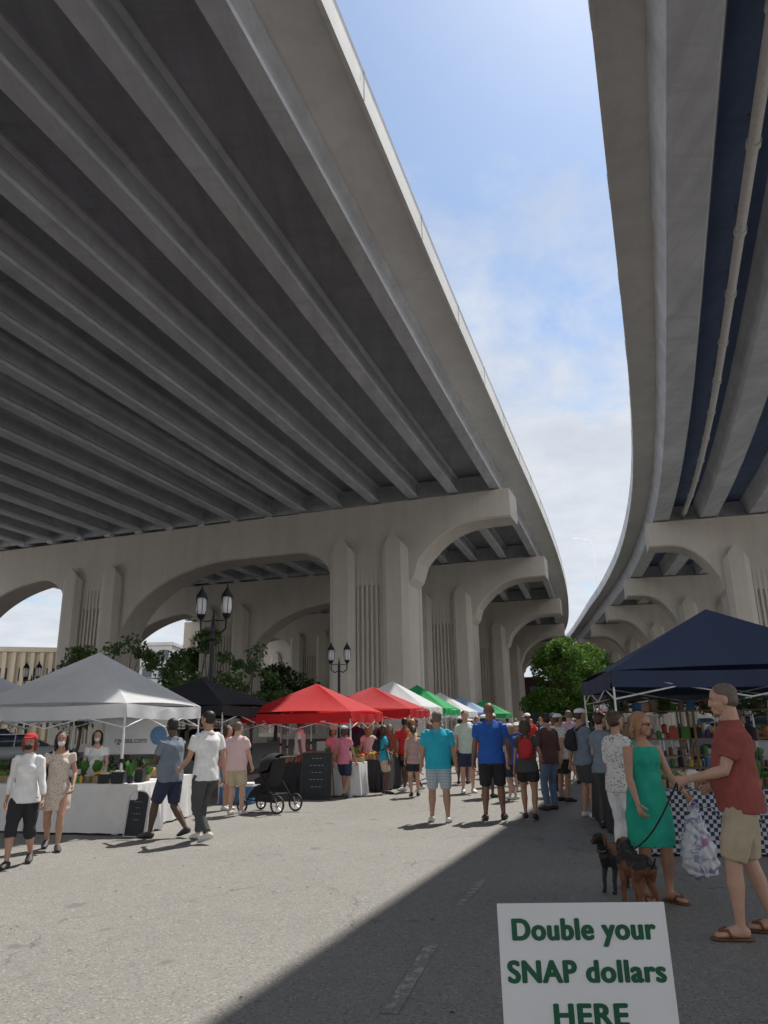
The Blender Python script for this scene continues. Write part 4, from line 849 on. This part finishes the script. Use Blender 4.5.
# ------------------------------------------------------------------ cars
def car(loc,az,col,suv=False):
    g=MB(); h=1.0 if suv else .86
    st=[(-2.3,.62,.50,.78),(-2.2,.84,.32,.95),(-1.6,.92,.26,1.02),(-.6,.93,.24,1.0),(.6,.93,.24,1.0),(1.4,.91,.26,.97),(2.05,.84,.30,.82),(2.28,.62,.40,.66)]
    n=16
    def ring(y,hw,z0,z1,pw=3.2):
        o=[]; cz=(z0+z1)/2; hz=(z1-z0)/2
        for j in range(n):
            a=2*math.pi*(j+.5)/n; ca,sa=math.cos(a),math.sin(a); o.append((hw*abs(ca)**(2/pw)*(1 if ca>0 else -1),y,cz+hz*abs(sa)**(2/pw)*(1 if sa>0 else -1)))
        return o
    def loft(st,mi,cut=None):
        V=[];Fc=[]
        for s in st: V+=ring(*s)
        for i in range(len(st)-1):
            for j in range(n): j2=(j+1)%n; Fc.append((i*n+j,i*n+j2,(i+1)*n+j2,(i+1)*n+j))
        Fc.append(tuple(range(n))); Fc.append(tuple(range((len(st)-1)*n,len(st)*n))); g.add(V,Fc,mi)
    loft([(y,w,z0*1.1,z1*h/.9) for y,w,z0,z1 in st],0)
    t=1.75 if suv else 1.45; b=.95*h/.9
    gh=[(-2.1 if suv else -1.75,.70,b-.1,b+.03),(-1.85 if suv else -1.2,.72,b-.1,t-.06),(-.5,.73,b-.1,t),(.25,.72,b-.1,t-.02),(1.15,.66,b-.1,b+.05)]
    loft(gh,1); loft([(y,w*.93,t-.05,t+.012) for y,w in((-1.7 if suv else -1.1,.70),(-.4,.73),(.2,.70))],0)
    for s in(-1,1):
        for y in(-1.75 if suv else -1.1,-.3,.55): tube(g,[(s*.78,y,b-.05),(s*.70,y*.9,t-.03)],[.035,.03],n=6)
        for y in(-1.4,1.42):
            tube(g,[(s*.74,y,.34),(s*.93,y,.34)],[.34,.34],n=24,mi=2,cap=0,side=(0,1,0)); tube(g,[(s*.92,y,.34),(s*.945,y,.34)],[.2,.18],n=16,mi=3,cap=0,side=(0,1,0))
        ell(g,(s*.66,2.14,.68),(.17,.12,.09),mi=3); ell(g,(s*.72,-2.18,.85),(.12,.1,.12),mi=4); ell(g,(s*1.0,.75,1.0),(.1,.06,.07))
    mk('parked_car',g,[col,win,mat('tyre',(.02,.02,.02)),steel,mat('tail_lamp',(.4,.01,.01),rough=.2,bmp=0)],True,loc=(loc[0],loc[1],0),rz=-math.radians(az),angle=45)
cw=mat('car_white',(.80,.80,.80),rough=.25,var=.02,bmp=0); cg=mat('car_gray',(.13,.14,.15),rough=.25,var=.05,bmp=0); cs_=mat('car_silver',(.45,.46,.47),rough=.25,var=.05,bmp=0); cr_=mat('car_red',(.3,.02,.02),rough=.25,bmp=0)
car((9.6,17.6),178,cw,True); car((12.6,24.6),170,cw,True); car((13.6,30),100,cg); car((-17,36),70,cs_); car((-22,44),75,cg,True); car((-26,37),70,cw); car((-12,46),80,cr_); car((26,60),20,cs_); car((28,68),20,cw,True)
# ------------------------------------------------------------------ sky, sun, camera
S=Vector((.319,.469,1.0)).normalized(); el=math.asin(S.z); azs=math.atan2(S.x,S.y)
w=bpy.data.worlds.new('World'); scene.world=w; w.use_nodes=True; nt=w.node_tree; bg=nt.nodes['Background']
sky=N(nt,'ShaderNodeTexSky'); sky.sky_type='NISHITA'; sky.sun_disc=False; sky.sun_elevation=el; sky.sun_rotation=azs; sky.air_density=1.1; sky.dust_density=.7; sky.ozone_density=2.0
tc=N(nt,'ShaderNodeTexCoord'); sep=N(nt,'ShaderNodeSeparateXYZ'); nt.links.new(tc.outputs['Generated'],sep.inputs[0])
zz=N(nt,'ShaderNodeMath',operation='ADD'); nt.links.new(sep.outputs[2],zz.inputs[0]); zz.inputs[1].default_value=.18
dv=N(nt,'ShaderNodeVectorMath',operation='DIVIDE'); cmb=N(nt,'ShaderNodeCombineXYZ'); 
for i in range(3): nt.links.new(zz.outputs[0],cmb.inputs[i])
nt.links.new(tc.outputs['Generated'],dv.inputs[0]); nt.links.new(cmb.outputs[0],dv.inputs[1])
n1=noise(nt,dv.outputs[0],2.1,10,.60,.25); n2=noise(nt,dv.outputs[0],.6,3,.5)
def mth(op,a,b):
    n=N(nt,'ShaderNodeMath',operation=op)
    for i_,x in enumerate((a,b)):
        if isinstance(x,bpy.types.NodeSocket): nt.links.new(x,n.inputs[i_])
        else: n.inputs[i_].default_value=x
    return n.outputs[0]
t_=mth('ADD',n1,ramp(nt,n2,.3,.7,-.08,.12)); t_=mth('ADD',t_,ramp(nt,sep.outputs[2],.26,.56,.30,-.08)); t_=mth('ADD',t_,ramp(nt,sep.outputs[1],.1,-.5,0,.22))  # last term: extra cloud cover added behind the camera for more fill light
fac=ramp(nt,t_,.50,.74,.10,.96)
skc=mixc(nt,1.0,sky.outputs[0],(.84,.93,.98),'MULTIPLY')
shade=ramp(nt,noise(nt,dv.outputs[0],3.5,6,.6),.35,.65)
front=mixc(nt,shade,(4.3,4.6,5.1),(5.3,5.5,5.8)); cloudc=mixc(nt,ramp(nt,sep.outputs[1],.15,-.35),front,(9.5,9.7,10.0))  # unseen clouds behind the camera made brighter to light undersides and piers
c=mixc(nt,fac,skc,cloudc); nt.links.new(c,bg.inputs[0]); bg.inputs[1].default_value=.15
sl=bpy.data.lights.new('sun','SUN'); sl.energy=5.0; sl.angle=math.radians(.5); sl.color=(1,.955,.88); so=bpy.data.objects.new('sun',sl); scene.collection.objects.link(so); so.rotation_euler=S.to_track_quat('Z','Y').to_euler()
cam=bpy.data.cameras.new('camera'); co=bpy.data.objects.new('camera',cam); scene.collection.objects.link(co); cam.sensor_fit='VERTICAL'; cam.sensor_height=36; cam.lens=26.0; cam.clip_end=4000; cam.clip_start=.05
co.matrix_world=Matrix.Translation((0,0,1.55))@Matrix.Rotation(math.radians(106.1),4,'X')@Matrix.Rotation(math.radians(-1.0),4,'Z')
scene.camera=co
